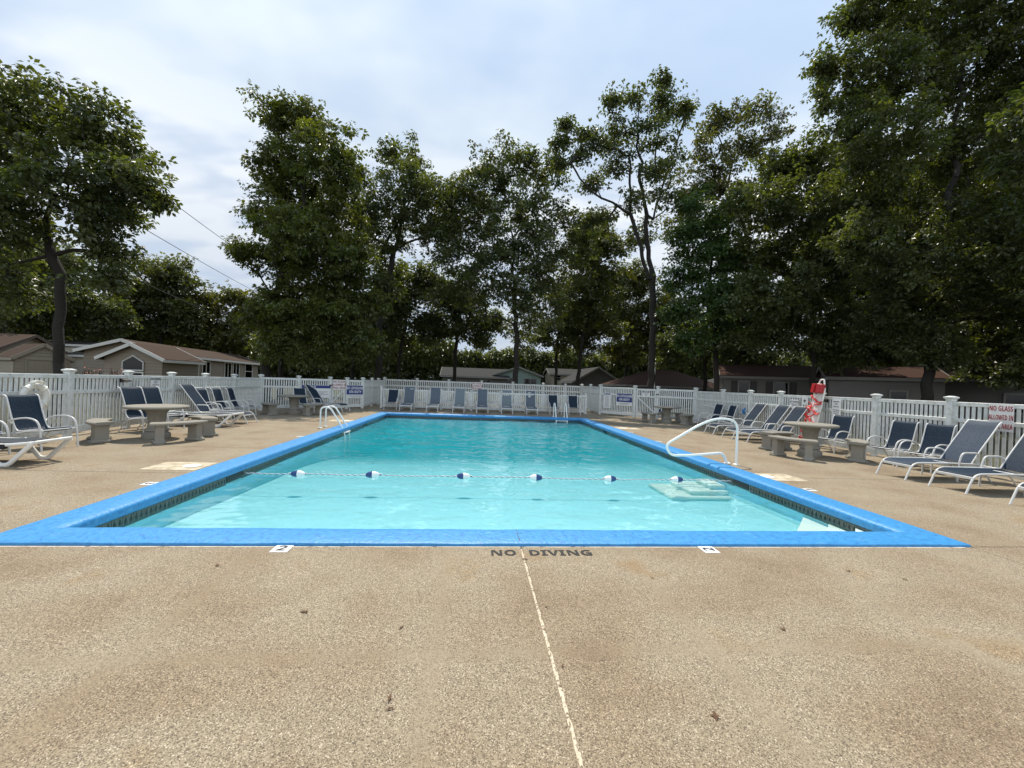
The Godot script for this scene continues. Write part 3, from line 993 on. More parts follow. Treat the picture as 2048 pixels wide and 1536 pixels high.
func sling_chaise(label: String, fabric: String, group: String, upright := 0.0, called := "sling_lounger") -> Node3D:   # upright: how much steeper the back stands
	var o := thing(called, label, "sun lounger", Vector3.ZERO, 0, group)
	var m: Material = mats[fabric]; var w: Material = mats.white_powder_coat
	var hinge := Vector2(0.345, -0.38)
	var top := Vector2(1.17, -0.98).lerp(Vector2(1.20, -0.68), upright)
	var dirv := (top - hinge).normalized()
	var seat := [Vector2(0.275, 0.93), Vector2(0.325, 0.895), Vector2(0.350, 0.83), Vector2(0.358, 0.72), Vector2(0.352, 0.2), hinge + Vector2(0.003, 0.02)]
	var back := [hinge + Vector2(0.01, -0.005), hinge.lerp(top, 0.3) + Vector2(0, 0.012), hinge.lerp(top, 0.75), top - dirv * 0.06, top + Vector2(0.012, -0.035)]
	seat = curve_path(seat, 3)
	back = curve_path(back, 4)
	var s := Shape.new()
	s.ribbon(seat, 0.262, 0.006, 6, 0.03)
	obj("seat", s, m, o)
	s = Shape.new()
	s.ribbon(back, 0.262, 0.006, 6, 0.02)
	obj("backrest", s, m, o)
	for sx in [-1, 1]:
		s = Shape.new()
		s.tube(round_path(v3s(sx * 0.285, [[0.0, 1.06], [0.345, 0.90], [0.352, 0.2], [0.34, -0.55]]), 0.14, 6), 0.0165, 8)
		obj("side_rail", s, w, o)
		s = Shape.new()
		var pts := []
		for p in back:
			pts.append(Vector3(sx * 0.272, p.x, p.y - 0.003))
		s.tube(pts, 0.014, 7)
		obj("back_rail", s, w, o)
		s = Shape.new()
		s.tube(round_path(v3s(sx * 0.318, [[0.0, -0.02], [0.42, -0.06], [0.565, -0.12], [0.565, -0.42]]) + [Vector3(sx * 0.29, 0.52, -0.50)], 0.11, 5), 0.0165, 8)
		obj("armrest", s, w, o)
		s = Shape.new()
		s.tube([Vector3(sx * 0.29, 0.345, -0.48), Vector3(sx * 0.295, 0.0, -0.80 if upright < 0.5 else -0.62)], 0.0155, 7)
		obj("leg", s, w, o)
	s = Shape.new()
	for q in [[0.27, 0.935], [0.32, -0.1], [0.33, -0.54]]:
		s.cbox(Vector3(0, q[0], q[1]), Vector3(0.57, 0.03 if q[1] < 0.9 else 0.045, 0.018), 0.004)
	obj("crossbar", s, w, o)
	return o


func resin_chaise(label: String, group: String) -> Node3D:   # white moulded frame, two V legs at each end, strap ends
	var o := thing("resin_lounger", label, "sun lounger", Vector3.ZERO, 0, group)
	var w: Material = mats.white_plastic
	var s := Shape.new()
	var seat := [Vector2(0.375, 0.80), Vector2(0.37, 0.5), Vector2(0.355, 0.0), Vector2(0.36, -0.5), Vector2(0.37, -0.98)]
	s.ribbon(curve_path(seat, 3), 0.285, 0.008, 6, 0.02)
	obj("seat", s, mats.grey_sling, o)
	for sx in [-1, 1]:
		s = Shape.new()
		s.tube(curve_path(v3s(sx * 0.30, [[0.385, 0.985], [0.365, 0.85], [0.335, 0.55], [0.335, 0.0], [0.34, -0.5], [0.36, -1.0]]), 4), 0.020, 8, 1.3)
		obj("side_rail", s, w, o)
		s = Shape.new()     # the dark hem of the fabric below the rail
		s.box(Vector3(sx * 0.300, 0.312, -0.10), Vector3(0.056, 0.075, 1.35))
		obj("fabric_hem", s, mats.black_sling, o)
		for e in [[0.86, 0.25], [-0.35, -0.95]]:
			s = Shape.new()
			var mid: float = (e[0] + e[1]) / 2
			s.tube(round_path(v3s(sx * 0.305, [[0.375, e[0] + 0.10], [0.02, mid + 0.06], [0.02, mid - 0.06], [0.35, e[1] - 0.02]]), 0.10, 5), 0.026, 8, 1.5)
			obj("leg", s, w, o)
	s = Shape.new()
	s.cbox(Vector3(0, 0.385, 0.985), Vector3(0.60, 0.05, 0.045), 0.012)
	s.cbox(Vector3(0, 0.375, -1.0), Vector3(0.60, 0.05, 0.045), 0.012)
	obj("end_rail", s, w, o)
	for i in 5:
		s = Shape.new()
		s.cbox(Vector3(-0.22 + i * 0.11, 0.385, 0.885), Vector3(0.052, 0.014, 0.20), 0.004)
		obj("strap", s, mats.black_sling, o)
	return o


func concrete_table(label: String, at: Vector3, group: String, grow := 1.0) -> void:
	var o := thing("concrete_table", label, "table", at, 0, group)
	o.scale.y = grow
	var s := Shape.new()
	s.lathe([Vector2(0.0, 0.695), Vector2(0.54, 0.695), Vector2(0.585, 0.705), Vector2(0.605, 0.725), Vector2(0.605, 0.745), Vector2(0.59, 0.762), Vector2(0.56, 0.768), Vector2(0.0, 0.77)], 48)
	obj("tabletop", s, mats.concrete, o)
	s = Shape.new()
	s.lathe([Vector2(0.0, 0.0), Vector2(0.265, 0.0), Vector2(0.27, 0.02), Vector2(0.27, 0.10), Vector2(0.25, 0.125), Vector2(0.215, 0.14), Vector2(0.215, 0.165), Vector2(0.235, 0.185), Vector2(0.225, 0.215), Vector2(0.18, 0.245), Vector2(0.155, 0.30), Vector2(0.15, 0.40), Vector2(0.155, 0.52), Vector2(0.18, 0.60), Vector2(0.225, 0.66), Vector2(0.26, 0.695)], 20)
	for k in 10:     # shallow flutes read as ribs round the column
		var a := TAU * k / 10
		s.tube([Vector3(cos(a) * 0.150, 0.27, sin(a) * 0.150), Vector3(cos(a) * 0.148, 0.42, sin(a) * 0.148), Vector3(cos(a) * 0.165, 0.58, sin(a) * 0.165), Vector3(cos(a) * 0.215, 0.675, sin(a) * 0.215)], 0.018, 5)
	obj("pedestal", s, mats.concrete, o)


func bench_mesh() -> Array:
	if not meshes.has("bench"):
		var s := Shape.new()
		var rin := 0.90; var rout := 1.22; var span := 0.95
		var prof := [Vector2(rin, 0.395), Vector2(rin - 0.012, 0.41), Vector2(rin - 0.012, 0.44), Vector2(rin + 0.01, 0.455), Vector2(rout - 0.01, 0.455), Vector2(rout + 0.012, 0.44), Vector2(rout + 0.012, 0.41), Vector2(rout, 0.395)]
		var rows := []
		for i in 15:
			var a := -span / 2 + span * i / 14.0
			var row := []
			for p in prof:
				row.append(Vector3(sin(a) * p.x, p.y, cos(a) * p.x - 1.06))
			rows.append(row)
		for c in prof.size():
			var strip := []
			for r in rows:
				strip.append([r[c], r[(c + 1) % prof.size()]])
			s.grid(strip)
		for e in [0, 14]:
			var r: Array = rows[e]
			for k in range(1, prof.size() - 1):
				if e == 0:
					s.tri(r[0], r[k + 1], r[k])
				else:
					s.tri(r[0], r[k], r[k + 1])
		var l := Shape.new()
		var poly := [Vector2(-0.19, 0.0), Vector2(0.19, 0.0), Vector2(0.195, 0.035), Vector2(0.17, 0.06), Vector2(0.13, 0.075), Vector2(0.115, 0.12), Vector2(0.115, 0.34), Vector2(0.14, 0.396), Vector2(-0.14, 0.396), Vector2(-0.115, 0.34), Vector2(-0.115, 0.12), Vector2(-0.13, 0.075), Vector2(-0.17, 0.06), Vector2(-0.195, 0.035)]
		l.prism(poly, -0.075, 0.075, Transform3D.IDENTITY)
		l.cbox(Vector3(0, 0.035, 0), Vector3(0.36, 0.07, 0.21), 0.02)
		meshes.bench = [s.mesh(), l.mesh()]
	return meshes.bench


func concrete_bench(label: String, table: Vector3, angle: float, group: String, grow := 1.0) -> void:   # a curved bench round a table; angle 0 is the side toward +z
	var dir := Vector3(sin(angle), 0, cos(angle))
	var o := thing("concrete_bench", label, "bench", table + dir * 1.0, angle, group)
	o.scale.y = grow
	var b := bench_mesh()
	obj("seat", b[0], mats.concrete, o)
	for sx in [-1, 1]:
		var a: float = sx * 0.33
		var q := obj("leg", b[1], mats.concrete, o, Vector3(sin(a) * 1.06, 0, cos(a) * 1.06 - 1.06))
		q.rotation.y = a + PI / 2


func furniture() -> void:
	# concrete sets
	var sets := [
		[Vector3(-7.98, 0, -10.40), "near left", "before two navy chairs", [[1.02, "nearest the pool"], [2.45, "beside the white resin lounger"], [-0.85, "standing alone toward the fence"]]],
		[Vector3(8.24, 0, -10.02), "near right", "in front of the red backboard", [[-1.08, "nearest the pool"], [-2.9, "on its far side"], [0.85, "short and alone beside the fence"]]],
		[Vector3(-7.97, 0, -17.76), "shady left corner", "by the left gate", [[-0.78, "nearest the left fence"], [1.2, "just behind the pool ladder"]]],
		[Vector3(8.55, 0, -18.74), "far right", "in front of the right gate", [[-1.45, "toward the pool, left of its table"], [0.75, "at the near right of its table"], [2.5, "behind its table at the fence"]]],
	]
	for q in sets:
		var grow := 1.09 if q[1] == "near right" else 1.0      # this set is a slightly taller casting
		concrete_table("round grey concrete pedestal table %s, in the %s set" % [q[2], q[1]], q[0], "concrete tables on the deck", grow)
		for b in q[3]:
			concrete_bench("curved grey concrete bench of the %s table, %s" % [q[1], b[1]], q[0], b[0], "concrete benches round the tables", grow)
	# sling chairs
	var gc := "navy sling chairs on the deck"
	var chair := sling_chair("navy sling chair with arms, in front of the white life ring", "navy_sling", gc)
	chair.position = Vector3(-8.86, 0, -8.78)
	chair.rotation.y = PI / 2 - 0.12
	var spots := [
		[-9.10, -7.78, PI / 2 - 0.05, "navy sling chair cut by the left edge of the picture"],
		[-9.15, -14.55, PI / 2, "first navy sling chair beyond the left sling lounger"],
		[-9.15, -15.35, PI / 2, "middle navy sling chair of the three beyond the left lounger"],
		[-9.15, -16.2, PI / 2 + 0.1, "navy sling chair farthest along the left fence"],
		[-8.05, -18.9, 0.75, "navy sling chair behind the shaded concrete table"],
		[-4.85, -21.95, 0.0, "navy upright chair at the left end of the lounger row"],
		[3.80, -22.1, 0.0, "navy upright chair at the far right pool ladder, left of two"],
		[4.88, -22.1, 0.0, "navy upright chair at the right end of the lounger row"],
		[9.02, -20.1, -0.55, "navy sling chair behind the far right concrete table"],
		[9.48, -16.75, -PI / 2, "navy sling chair farthest along the right fence"],
		[9.48, -15.85, -PI / 2, "second navy sling chair along the right fence, by the blue bag"],
		[9.52, -10.75, -PI / 2 + 0.2, "navy sling chair behind the near right concrete table"],
		[9.52, -9.10, -PI / 2 + 0.12, "navy sling chair left of two beside the grey lounger"],
		[9.52, -8.32, -PI / 2 + 0.12, "navy sling chair right of two beside the grey lounger"],
	]
	var nudge := RandomNumberGenerator.new()
	nudge.seed = 21
	for s in spots:
		dup(chair, Vector3(s[0], 0, s[1]), s[2] + nudge.randf_range(-0.07, 0.07), s[3])
	var high := sling_chair("curved navy chair behind the near left table, left of two", "navy_sling", "curved navy chairs behind the table", 1.14, 0.045)
	high.set_meta("base", "curved_chair")
	high.name = numbered("curved_chair")
	high.position = Vector3(-8.98, 0, -11.42)
	high.rotation.y = PI / 2 - 0.25
	dup(high, Vector3(-9.0, 0, -12.04), PI / 2 - 0.25, "curved navy chair behind the near left table, right of two")
	# sling loungers
	var gl := "sling loungers on the deck"
	var l := sling_chaise("navy sling lounger second from the front on the right side", "navy_sling", gl)
	l.position = Vector3(8.86, 0, -6.53)
	l.rotation.y = -PI / 2
	dup(l, Vector3(8.86, 0, -5.38), -PI / 2, "navy sling lounger cut by the right edge of the picture")
	dup(l, Vector3(9.14, 0, -14.45), -PI / 2, "navy sling lounger beside the two chairs, farthest of three on the right")
	dup(l, Vector3(9.08, 0, -13.25), -PI / 2, "navy sling lounger in the middle of three on the right")
	dup(l, Vector3(9.08, 0, -12.5), -PI / 2, "navy sling lounger nearest the red backboard, of three on the right")
	dup(l, Vector3(-8.68, 0, -13.92), PI / 2, "navy sling lounger on the left beyond the white resin lounger")
	dup(l, Vector3(-7.42, 0, -19.95), 1.25, "navy sling lounger raised in front of the left gate")
	var lg := sling_chaise("grey blue sling lounger in front of the large NO GLASS sign", "blue_grey_sling", gl)
	lg.position = Vector3(8.86, 0, -7.52)
	lg.rotation.y = -PI / 2
	# the row at the far end, facing the camera
	var rowg := "grey sling loungers in a row at the far end"
	var u1 := sling_chaise("tall grey lounger of the far row, second seat from the left end", "row_sling", rowg, 1.0, "upright_lounger")
	u1.position = Vector3(-4.02, 0, -22.02)
	u1.rotation.y = 0.04
	dup(u1, Vector3(-2.66, 0, -22.04), 0.0, "tall grey lounger of the far row, third seat from the left end")
	dup(u1, Vector3(-0.12, 0, -22.08), 0.0, "tall dark grey lounger of the far row, right under the NO GLASS sign")
	dup(u1, Vector3(2.52, 0, -22.12), -0.06, "tall grey lounger of the far row, left of the two navy chairs")
	var u2 := sling_chaise("low pale grey lounger of the far row, left of the NO GLASS sign", "pale_sling", rowg, 0.72, "upright_lounger")
	u2.position = Vector3(-1.34, 0, -22.0)
	u2.rotation.y = 0.0
	dup(u2, Vector3(1.20, 0, -22.1), -0.05, "low pale grey lounger of the far row, right of the NO GLASS sign")
	# white resin loungers with strap ends
	var rc := resin_chaise("white resin lounger with V legs at the near left edge", "white resin loungers")
	rc.position = Vector3(-8.40, 0, -7.42)
	rc.rotation.y = PI / 2
	dup(rc, Vector3(-8.55, 0, -12.98), PI / 2, "white resin lounger with V legs behind the near left table")


# ------------------------------------------------------------------ pool hardware
func hardware() -> void:
	# ladder on the left side
	var m: Material = mats.white_enamel
	var l := thing("pool_ladder", "white pool ladder with two arched rails on the left side", "ladder", Vector3(-COPING_X, 0, -13.37), 0, "pool ladders")
	for dz in [-0.23, 0.23]:
		var s := Shape.new()
		s.tube(round_path([Vector3(-0.33, 0.0, dz), Vector3(-0.33, 0.64, dz), Vector3(-0.06, 0.66, dz), Vector3(0.42, -0.10, dz), Vector3(0.42, -1.05, dz)], 0.24, 7), 0.024, 10)
		obj("rail", s, m, l)
		s = Shape.new()
		s.lathe([Vector2(0.0, 0.0), Vector2(0.055, 0.0), Vector2(0.052, 0.012), Vector2(0.03, 0.028), Vector2(0.0, 0.028)], 14)
		obj("flange", s, m, l, Vector3(-0.33, 0.001, dz))
	for y in [-0.12, -0.42, -0.72]:
		var s := Shape.new()
		s.cbox(Vector3(0.42, y, 0), Vector3(0.085, 0.03, 0.43), 0.008)
		obj("tread", s, mats.white_plastic, l)
	var r := thing("pool_ladder", "white pool ladder at the far end of the pool, near the navy chairs", "ladder", Vector3(3.66, 0, COPING_FAR), 0, "pool ladders")
	for dx in [-0.27, 0.27]:
		var s := Shape.new()
		s.tube(round_path([Vector3(dx, 0.0, -0.33), Vector3(dx, 0.68, -0.33), Vector3(dx, 0.70, -0.04), Vector3(dx, -0.10, 0.42), Vector3(dx, -1.05, 0.42)], 0.24, 7), 0.026, 10)
		obj("rail", s, m, r)
		s = Shape.new()
		s.lathe([Vector2(0.0, 0.0), Vector2(0.055, 0.0), Vector2(0.052, 0.012), Vector2(0.03, 0.028), Vector2(0.0, 0.028)], 14)
		obj("flange", s, m, r, Vector3(dx, 0.001, -0.33))
	for y in [-0.12, -0.42, -0.72]:
		var s := Shape.new()
		s.cbox(Vector3(0, y, 0.42), Vector3(0.50, 0.03, 0.085), 0.008)
		obj("tread", s, mats.white_plastic, r)
	# looped handrail on the right
	var h := thing("pool_handrail", "white looped handrail over the side steps on the right", "handrail", Vector3(5.2, 0, -8.5))
	var s := Shape.new()
	var loop := [Vector3(0, 0, 0), Vector3(0, 0.97, 0), Vector3(-0.47, 1.01, 0), Vector3(-0.86, 0.86, 0), Vector3(-1.62, 0.40, 0), Vector3(-1.50, 0.175, 0), Vector3(-1.05, 0.185, 0), Vector3(-0.30, 0.26, 0), Vector3(-0.21, 0.0, 0)]
	s.tube(round_path(loop, 0.26, 8), 0.026, 12)
	obj("rail", s, m, h)
	for x in [0.0, -0.21]:
		s = Shape.new()
		s.lathe([Vector2(0.0, 0.0), Vector2(0.07, 0.0), Vector2(0.066, 0.014), Vector2(0.032, 0.03), Vector2(0.0, 0.03)], 16)
		obj("flange", s, mats.white_plastic, h, Vector3(x, 0.001 if x == 0.0 else 0.03, 0))
	# float line
	var f := thing("float_line", "twisted blue and white rope with six floats across the pool", "float line", Vector3(0, WATER_Y, -7.64))
	var pts := []
	for i in 121:
		var x := -WALL_X + 0.01 + i * (2 * WALL_X - 0.02) / 120.0
		pts.append(Vector3(x, 0.010 + 0.004 * sin(x * 5.1) + 0.006 * sin(x * 1.7 + 1.0), 0.02 * sin(x * 1.3) + 0.008 * sin(x * 6.0)))
	s = Shape.new()
	s.tube(pts, 0.0095, 7, 1.0, 1.0)
	obj("rope", s, mats.lane_rope, f)
	var prof := [Vector2(0.015, -0.148), Vector2(0.032, -0.142), Vector2(0.052, -0.115), Vector2(0.066, -0.075), Vector2(0.073, -0.035), Vector2(0.075, 0.0)]
	for i in 6:
		var x: float = [-3.62, -2.33, -0.69, 0.66, 2.09, 3.43][i]
		var o := Node3D.new()
		o.name = "float" if i == 0 else "float_%03d" % i
		f.add_child(o, true)
		o.scale = Vector3.ONE * 0.80
		o.position = Vector3(x, 0.018, 0.02 * sin(x * 1.3))
		o.rotation = Vector3(0.0, 0.05 * sin(i * 2.1), PI / 2 + 0.04 * sin(i * 1.3))
		for e in [1, -1]:
			var c := Shape.new()
			var rows := []
			for p in prof:
				var row := []
				for k in 20:
					var a: float = -TAU * k / 20 * e
					row.append(Vector3(cos(a) * p.x, p.y * e, sin(a) * p.x))
				rows.append(row)
			c.grid(rows, true)
			var blue: bool = (e > 0) == (i >= 3)
			obj("blue_half" if blue else "white_half", c, mats.float_blue if blue else mats.float_white, o)
		for e in [-0.175, 0.175]:       # the knots that hold each float
			var c := Shape.new()
			c.tube([Vector3(0.0, e - 0.02, 0), Vector3(0.008, e, 0.006), Vector3(0, e + 0.02, 0)], 0.017, 7)
			obj("knot", c, mats.lane_rope, o)
	# white skimmer pads with round lids
	for k in [[-5.42, -7.38, 0.84, 0.62, "left", "near the float line"], [5.20, -7.32, 0.86, 0.60, "right", "in front of the handrail"], [-5.35, -15.5, 0.8, 0.6, "left", "beyond the ladder"], [5.45, -15.6, 0.9, 0.62, "right", "near the far table"]]:
		var p := thing("skimmer_cover", "white concrete skimmer pad with a round lid, %s deck %s" % [k[4], k[5]], "skimmer cover", Vector3(k[0], 0, k[1]), 0, "skimmer pads beside the pool")
		s = Shape.new()
		s.cbox(Vector3(0, 0.001, 0), Vector3(k[2], 0.008, k[3]), 0.002)
		obj("pad", s, mats.pad_white, p)
		s = Shape.new()
		s.lathe([Vector2(0.0, 0.004), Vector2(0.13, 0.004), Vector2(0.13, 0.014), Vector2(0.12, 0.017), Vector2(0.0, 0.017)], 24)
		obj("lid", s, mats.ring_white, p, Vector3(0.18 if k[0] < 0 else -0.18, 0, 0.0))
	# depth markers and stencilled words on the deck
	for k in [[-2.25, -3.945, 0.0, "2", "left of NO DIVING at the near edge"], [1.86, -3.93, PI / 2, "2", "right of NO DIVING at the near edge"], [-5.04, -6.2, -PI / 2, "3", "on the left deck near the white pad"], [5.10, -6.4, PI / 2, "3", "on the right deck near the white pad"], [-5.04, -11.2, -PI / 2, "5", "on the left deck before the ladder"], [5.06, -12.0, PI / 2, "5", "on the right deck beyond the handrail"], [5.08, -14.3, PI / 2, "6", "on the right deck near the far pad"]]:
		var p := thing("depth_marker", "small white depth marker reading %s, %s" % [k[3], k[4]], "depth marker", Vector3(k[0], 0, k[1]), k[2], "depth markers on the deck")
		s = Shape.new()
		s.cbox(Vector3(0, 0.001, 0), Vector3(0.155, 0.008, 0.155), 0.002)
		obj("plate", s, mats.sign_white, p)
		var q := obj("lettering", text_mesh(k[3], 0.105), mats.sign_black_ink, p, Vector3(0, 0.0062, 0))
		q.rotation = Vector3(-PI / 2, 0, 0)
		q.scale = Vector3(1.1, 1, 1)
	for w in [["NO", -0.215, 1.02], ["DIVING", 0.33, 1.06]]:
		var o := obj("stencil_lettering", text_mesh(w[0], 0.118), mats.deck_stencil)
		tag(o, "black stencilled word %s painted on the near deck" % w[0], "stencil", "NO DIVING painted on the deck")
		o.position = Vector3(w[1], 0.0042, -3.85)
		o.rotation = Vector3(-PI / 2, 0, 0)
		o.scale = Vector3(w[2], 1, 1)
	# life ring on the left fence
	var ring := thing("life_ring", "white life ring with rope hanging on the left fence", "life ring", Vector3(-9.66, 0.95, -9.42), PI / 2)
	ring.scale = Vector3.ONE * 0.86
	s = Shape.new()
	var rows := []
	for i in 41:
		var a := TAU * i / 40
		var row := []
		for k in 12:
			var b := -TAU * k / 12
			var rr := 0.27 + cos(b) * 0.075
			row.append(Vector3(cos(a) * rr, sin(a) * rr, sin(b) * 0.055))
		row.reverse()
		rows.append(row)
	s.grid(rows, true)
	obj("ring", s, mats.ring_white, ring)
	for k in 4:
		var a := TAU * (k + 0.5) / 4
		s = Shape.new()
		var band := []
		for i in 13:
			var b := TAU * i / 12
			var rr := 0.27 + cos(b) * 0.080
			band.append(Vector3(cos(a) * rr, sin(a) * rr, sin(b) * 0.060))
		s.tube(band, 0.017, 6)
		obj("band", s, mats.ring_white, ring)
	s = Shape.new()
	var coil := []
	var rr2 := RandomNumberGenerator.new()
	rr2.seed = 12
	for i in 60:
		var a := i * 0.75
		coil.append(Vector3(cos(a) * (0.13 + rr2.randf_range(-0.03, 0.03)), 0.33 + sin(a) * 0.055 + rr2.randf_range(-0.015, 0.015), 0.03 + sin(a * 0.37) * 0.05))
	s.tube(curve_path(coil, 2), 0.010, 5)
	obj("rope", s, mats.ring_white, ring)
	# solar lights
	for k in [[-9.72, 1.30, -11.62, PI / 2, "left fence beside the white post"], [10.10, 1.42, -11.62, -PI / 2, "right fence beside the red backboard"]]:
		var p := thing("fence_light", "black solar light on the %s" % k[4], "fence light", Vector3(k[0], k[1], k[2]), k[3], "solar lights on the fences")
		s = Shape.new()
		s.prism([Vector2(-0.10, -0.05), Vector2(0.10, -0.05), Vector2(0.10, 0.05), Vector2(-0.10, 0.05)], 0.0, 0.03, Transform3D.IDENTITY)
		s.prism([Vector2(0.0, 0.055), Vector2(0.02, -0.055), Vector2(0.15, -0.02), Vector2(0.15, 0.0)], -0.10, 0.10, Transform3D(Basis(Vector3(0, 0, 1), Vector3.UP, Vector3(-1, 0, 0)), Vector3.ZERO))
		obj("housing", s, mats.black_plastic_and_shade, p)
		s = Shape.new()
		s.box(Vector3(0, -0.042, 0.08), Vector3(0.17, 0.008, 0.10), Basis(Vector3.RIGHT, -0.26))
		obj("lens", s, mats.lamp_lens, p)
	# spine board with red straps leaning on the right fence
	var bb := thing("rescue_backboard", "white rescue backboard with red head blocks and red straps on the right fence", "rescue board", Vector3(9.66, 0, -11.76), -PI / 2)
	bb.scale.x = 0.86
	var lean := Basis(Vector3.RIGHT, -0.20) * Basis(Vector3.BACK, -0.02)
	var to := Transform3D(lean, Vector3(0, 0.02, 0.0))
	s = Shape.new()
	var outline := [Vector2(-0.13, 0.0), Vector2(0.13, 0.0), Vector2(0.20, 0.25), Vector2(0.22, 1.2), Vector2(0.20, 1.75), Vector2(0.07, 2.08), Vector2(-0.07, 2.08), Vector2(-0.20, 1.75), Vector2(-0.22, 1.2), Vector2(-0.20, 0.25)]
	for k in outline.size():
		var a: Vector2 = outline[k]; var b: Vector2 = outline[(k + 1) % outline.size()]
		s.tube([to * Vector3(a.x, a.y, 0), to * Vector3(b.x, b.y, 0)], 0.024, 8)
	obj("frame", s, mats.white_plastic, bb)
	s = Shape.new()
	s.prism([Vector2(-0.12, 0.05), Vector2(0.12, 0.05), Vector2(0.17, 0.3), Vector2(0.19, 1.2), Vector2(0.16, 1.62), Vector2(-0.16, 1.62), Vector2(-0.19, 1.2), Vector2(-0.17, 0.3)], -0.012, 0.012, to)
	obj("board", s, mats.white_plastic, bb)
	for sx in [-1, 1]:
		s = Shape.new()
		s.cbox(to * Vector3(sx * 0.115, 1.78, 0.09), Vector3(0.20, 0.28, 0.17), 0.015, lean * Basis(Vector3.UP, sx * 0.25))
		obj("head_block", s, mats.red_foam, bb)
	for k in 8:
		s = Shape.new()
		var y := 0.28 + k * 0.165
		var band := []
		for i in 9:
			var t := i / 8.0
			var x := lerpf(-0.25, 0.25, t)
			band.append(to * Vector3(x + 0.03 * sin(k * 2.3), y + (0.10 if k % 2 == 0 else -0.12) * (t - 0.5) * 2 + 0.03 * sin(i * 1.9 + k), 0.045 + 0.04 * sin(t * PI) + 0.02 * sin(i * 2.2 + k * 1.7)))
		s.tube(curve_path(band, 2), 0.030, 6, 0.35)
		obj("strap", s, mats.red_strap, bb)
	s = Shape.new()
	var dangle := []
	for i in 26:
		var t := i / 25.0
		dangle.append(to * Vector3(-0.24 + 0.05 * sin(i * 1.3), 1.35 - t * 1.25, 0.06 + 0.05 * cos(i * 1.7)))
	s.tube(curve_path(dangle, 2), 0.034, 6, 0.4)
	obj("strap", s, mats.red_strap, bb)
	# poles kept along the fences
	for k in [[Vector3(-9.78, 1.05, -14.2), Vector3(-9.84, 1.08, -18.7), "long white pool pole hung along the left fence"], [Vector3(10.1, 0.92, -18.3), Vector3(10.12, 0.72, -14.9), "long white pool pole hung along the right fence"]]:
		s = Shape.new()
		s.tube([k[0], k[1]], 0.016, 8)
		var o := obj("pool_pole", s, mats.white_enamel)
		tag(o, k[2], "pool pole")
	# a blue bag hung between the chairs
	s = Shape.new()
	var rws := []
	for i in 8:
		var row := []
		for c in 9:
			var t := i / 7.0
			row.append(Vector3(-0.02 - 0.05 * sin(t * PI) + 0.02 * sin(c * 1.7 + i), 0.5 - t * 0.42, (c / 8.0 - 0.5) * (0.16 + 0.14 * sin(t * 2.6))))
		rws.append(row)
	s.grid(rws)
	var bag := obj("plastic_bag", s, mats.towel_blue)
	tag(bag, "crumpled blue plastic bag hung behind the right hand chairs", "bag")
	bag.position = Vector3(10.06, 0.66, -15.3)
	bag.scale = Vector3.ONE * 0.62
	# fallen leaves and tassels on the near deck
	var r2 := RandomNumberGenerator.new()
	r2.seed = 5
	var spots := [Vector2(-1.62, -2.88), Vector2(-0.96, -2.70), Vector2(-0.90, -2.08), Vector2(-0.88, -2.02), Vector2(0.70, -1.92), Vector2(0.02, -2.92), Vector2(0.01, -2.30), Vector2(-0.02, -3.72), Vector2(1.0, -3.35), Vector2(2.1, -3.5), Vector2(2.9, -3.45), Vector2(-2.6, -3.6), Vector2(3.3, -3.3), Vector2(-5.3, -4.6), Vector2(-5.9, -5.2), Vector2(6.0, -5.2), Vector2(7.1, -6.2), Vector2(-4.2, -3.4), Vector2(1.6, -2.6), Vector2(-6.6, -7.9)]
	var where := ["left of the centre joint, under the left depth marker", "left of the joint, level with the twig on it", "left of the joint, upper of a close pair", "left of the joint, lower of a close pair", "right of the joint near the bottom", "on the centre joint halfway up", "on the centre joint lower down", "on the joint just below NO DIVING", "right of NO DIVING below the stencil", "below the right depth marker", "right of the right depth marker", "near the left front corner of the pool", "near the right front corner of the pool", "outside the left coping near the corner", "outside the left coping by the long joint", "outside the right coping near the corner", "before the front feet of the right loungers", "at the far left of the near deck", "right of the joint, alone in mid deck", "before the white resin lounger"]
	for p in spots:
		s = Shape.new()
		var k := r2.randi_range(1, 3)
		for j in k:
			var a := r2.randf() * TAU; var len := r2.randf_range(0.012, 0.034)
			var c := Vector3(r2.randf_range(-0.015, 0.015), 0.003, r2.randf_range(-0.015, 0.015))
			var dx := Vector3(cos(a), 0, sin(a)) * len; var dz := Vector3(-sin(a), 0, cos(a)) * len * r2.randf_range(0.12, 0.35)
			s.quad(c - dx, c - dz + Vector3(0, 0.004, 0), c + dx + Vector3(0, 0.007, 0), c + dz + Vector3(0, 0.003, 0))
		var o := obj("fallen_leaf", s, mats.dead_leaf)
		tag(o, "brown oak litter " + where[spots.find(p)], "leaf litter", "brown litter on the deck")
		o.position = Vector3(p.x, 0.001, p.y)


# ------------------------------------------------------------------ trees
var sprays := 0


func spray_mesh(kind: int) -> Mesh:   # a twig end with a dozen leaves, about 0.4 m across
	var key := "spray%d" % kind
	if meshes.has(key):
		return meshes[key]
	var r := RandomNumberGenerator.new()
	r.seed = 100 + kind
	var s := Shape.new()
	for i in 12:
		var a := r.randf() * TAU
		var up := r.randf_range(-0.75, 0.55)
		var d := Vector3(cos(a), up, sin(a)).normalized()
		var at := d * r.randf_range(0.03, 0.17)
		var len := r.randf_range(0.14, 0.23)
		var w := len * r.randf_range(0.23, 0.31)
		var out := (d + Vector3(0, r.randf_range(-0.6, 0.1), 0)).normalized()
		var side := out.cross(Vector3(r.randf_range(-0.5, 0.5), 1, r.randf_range(-0.5, 0.5))).normalized()
		var no := side.cross(out).normalized()
		var tip := at + out * len - no * len * 0.12
		var mid := at + out * len * 0.5 + no * len * 0.05
		s.tri(at, mid + side * w, tip)          # a leaf folded along its rib
		s.tri(at, tip, mid - side * w)
	meshes[key] = s.mesh()
	return meshes[key]


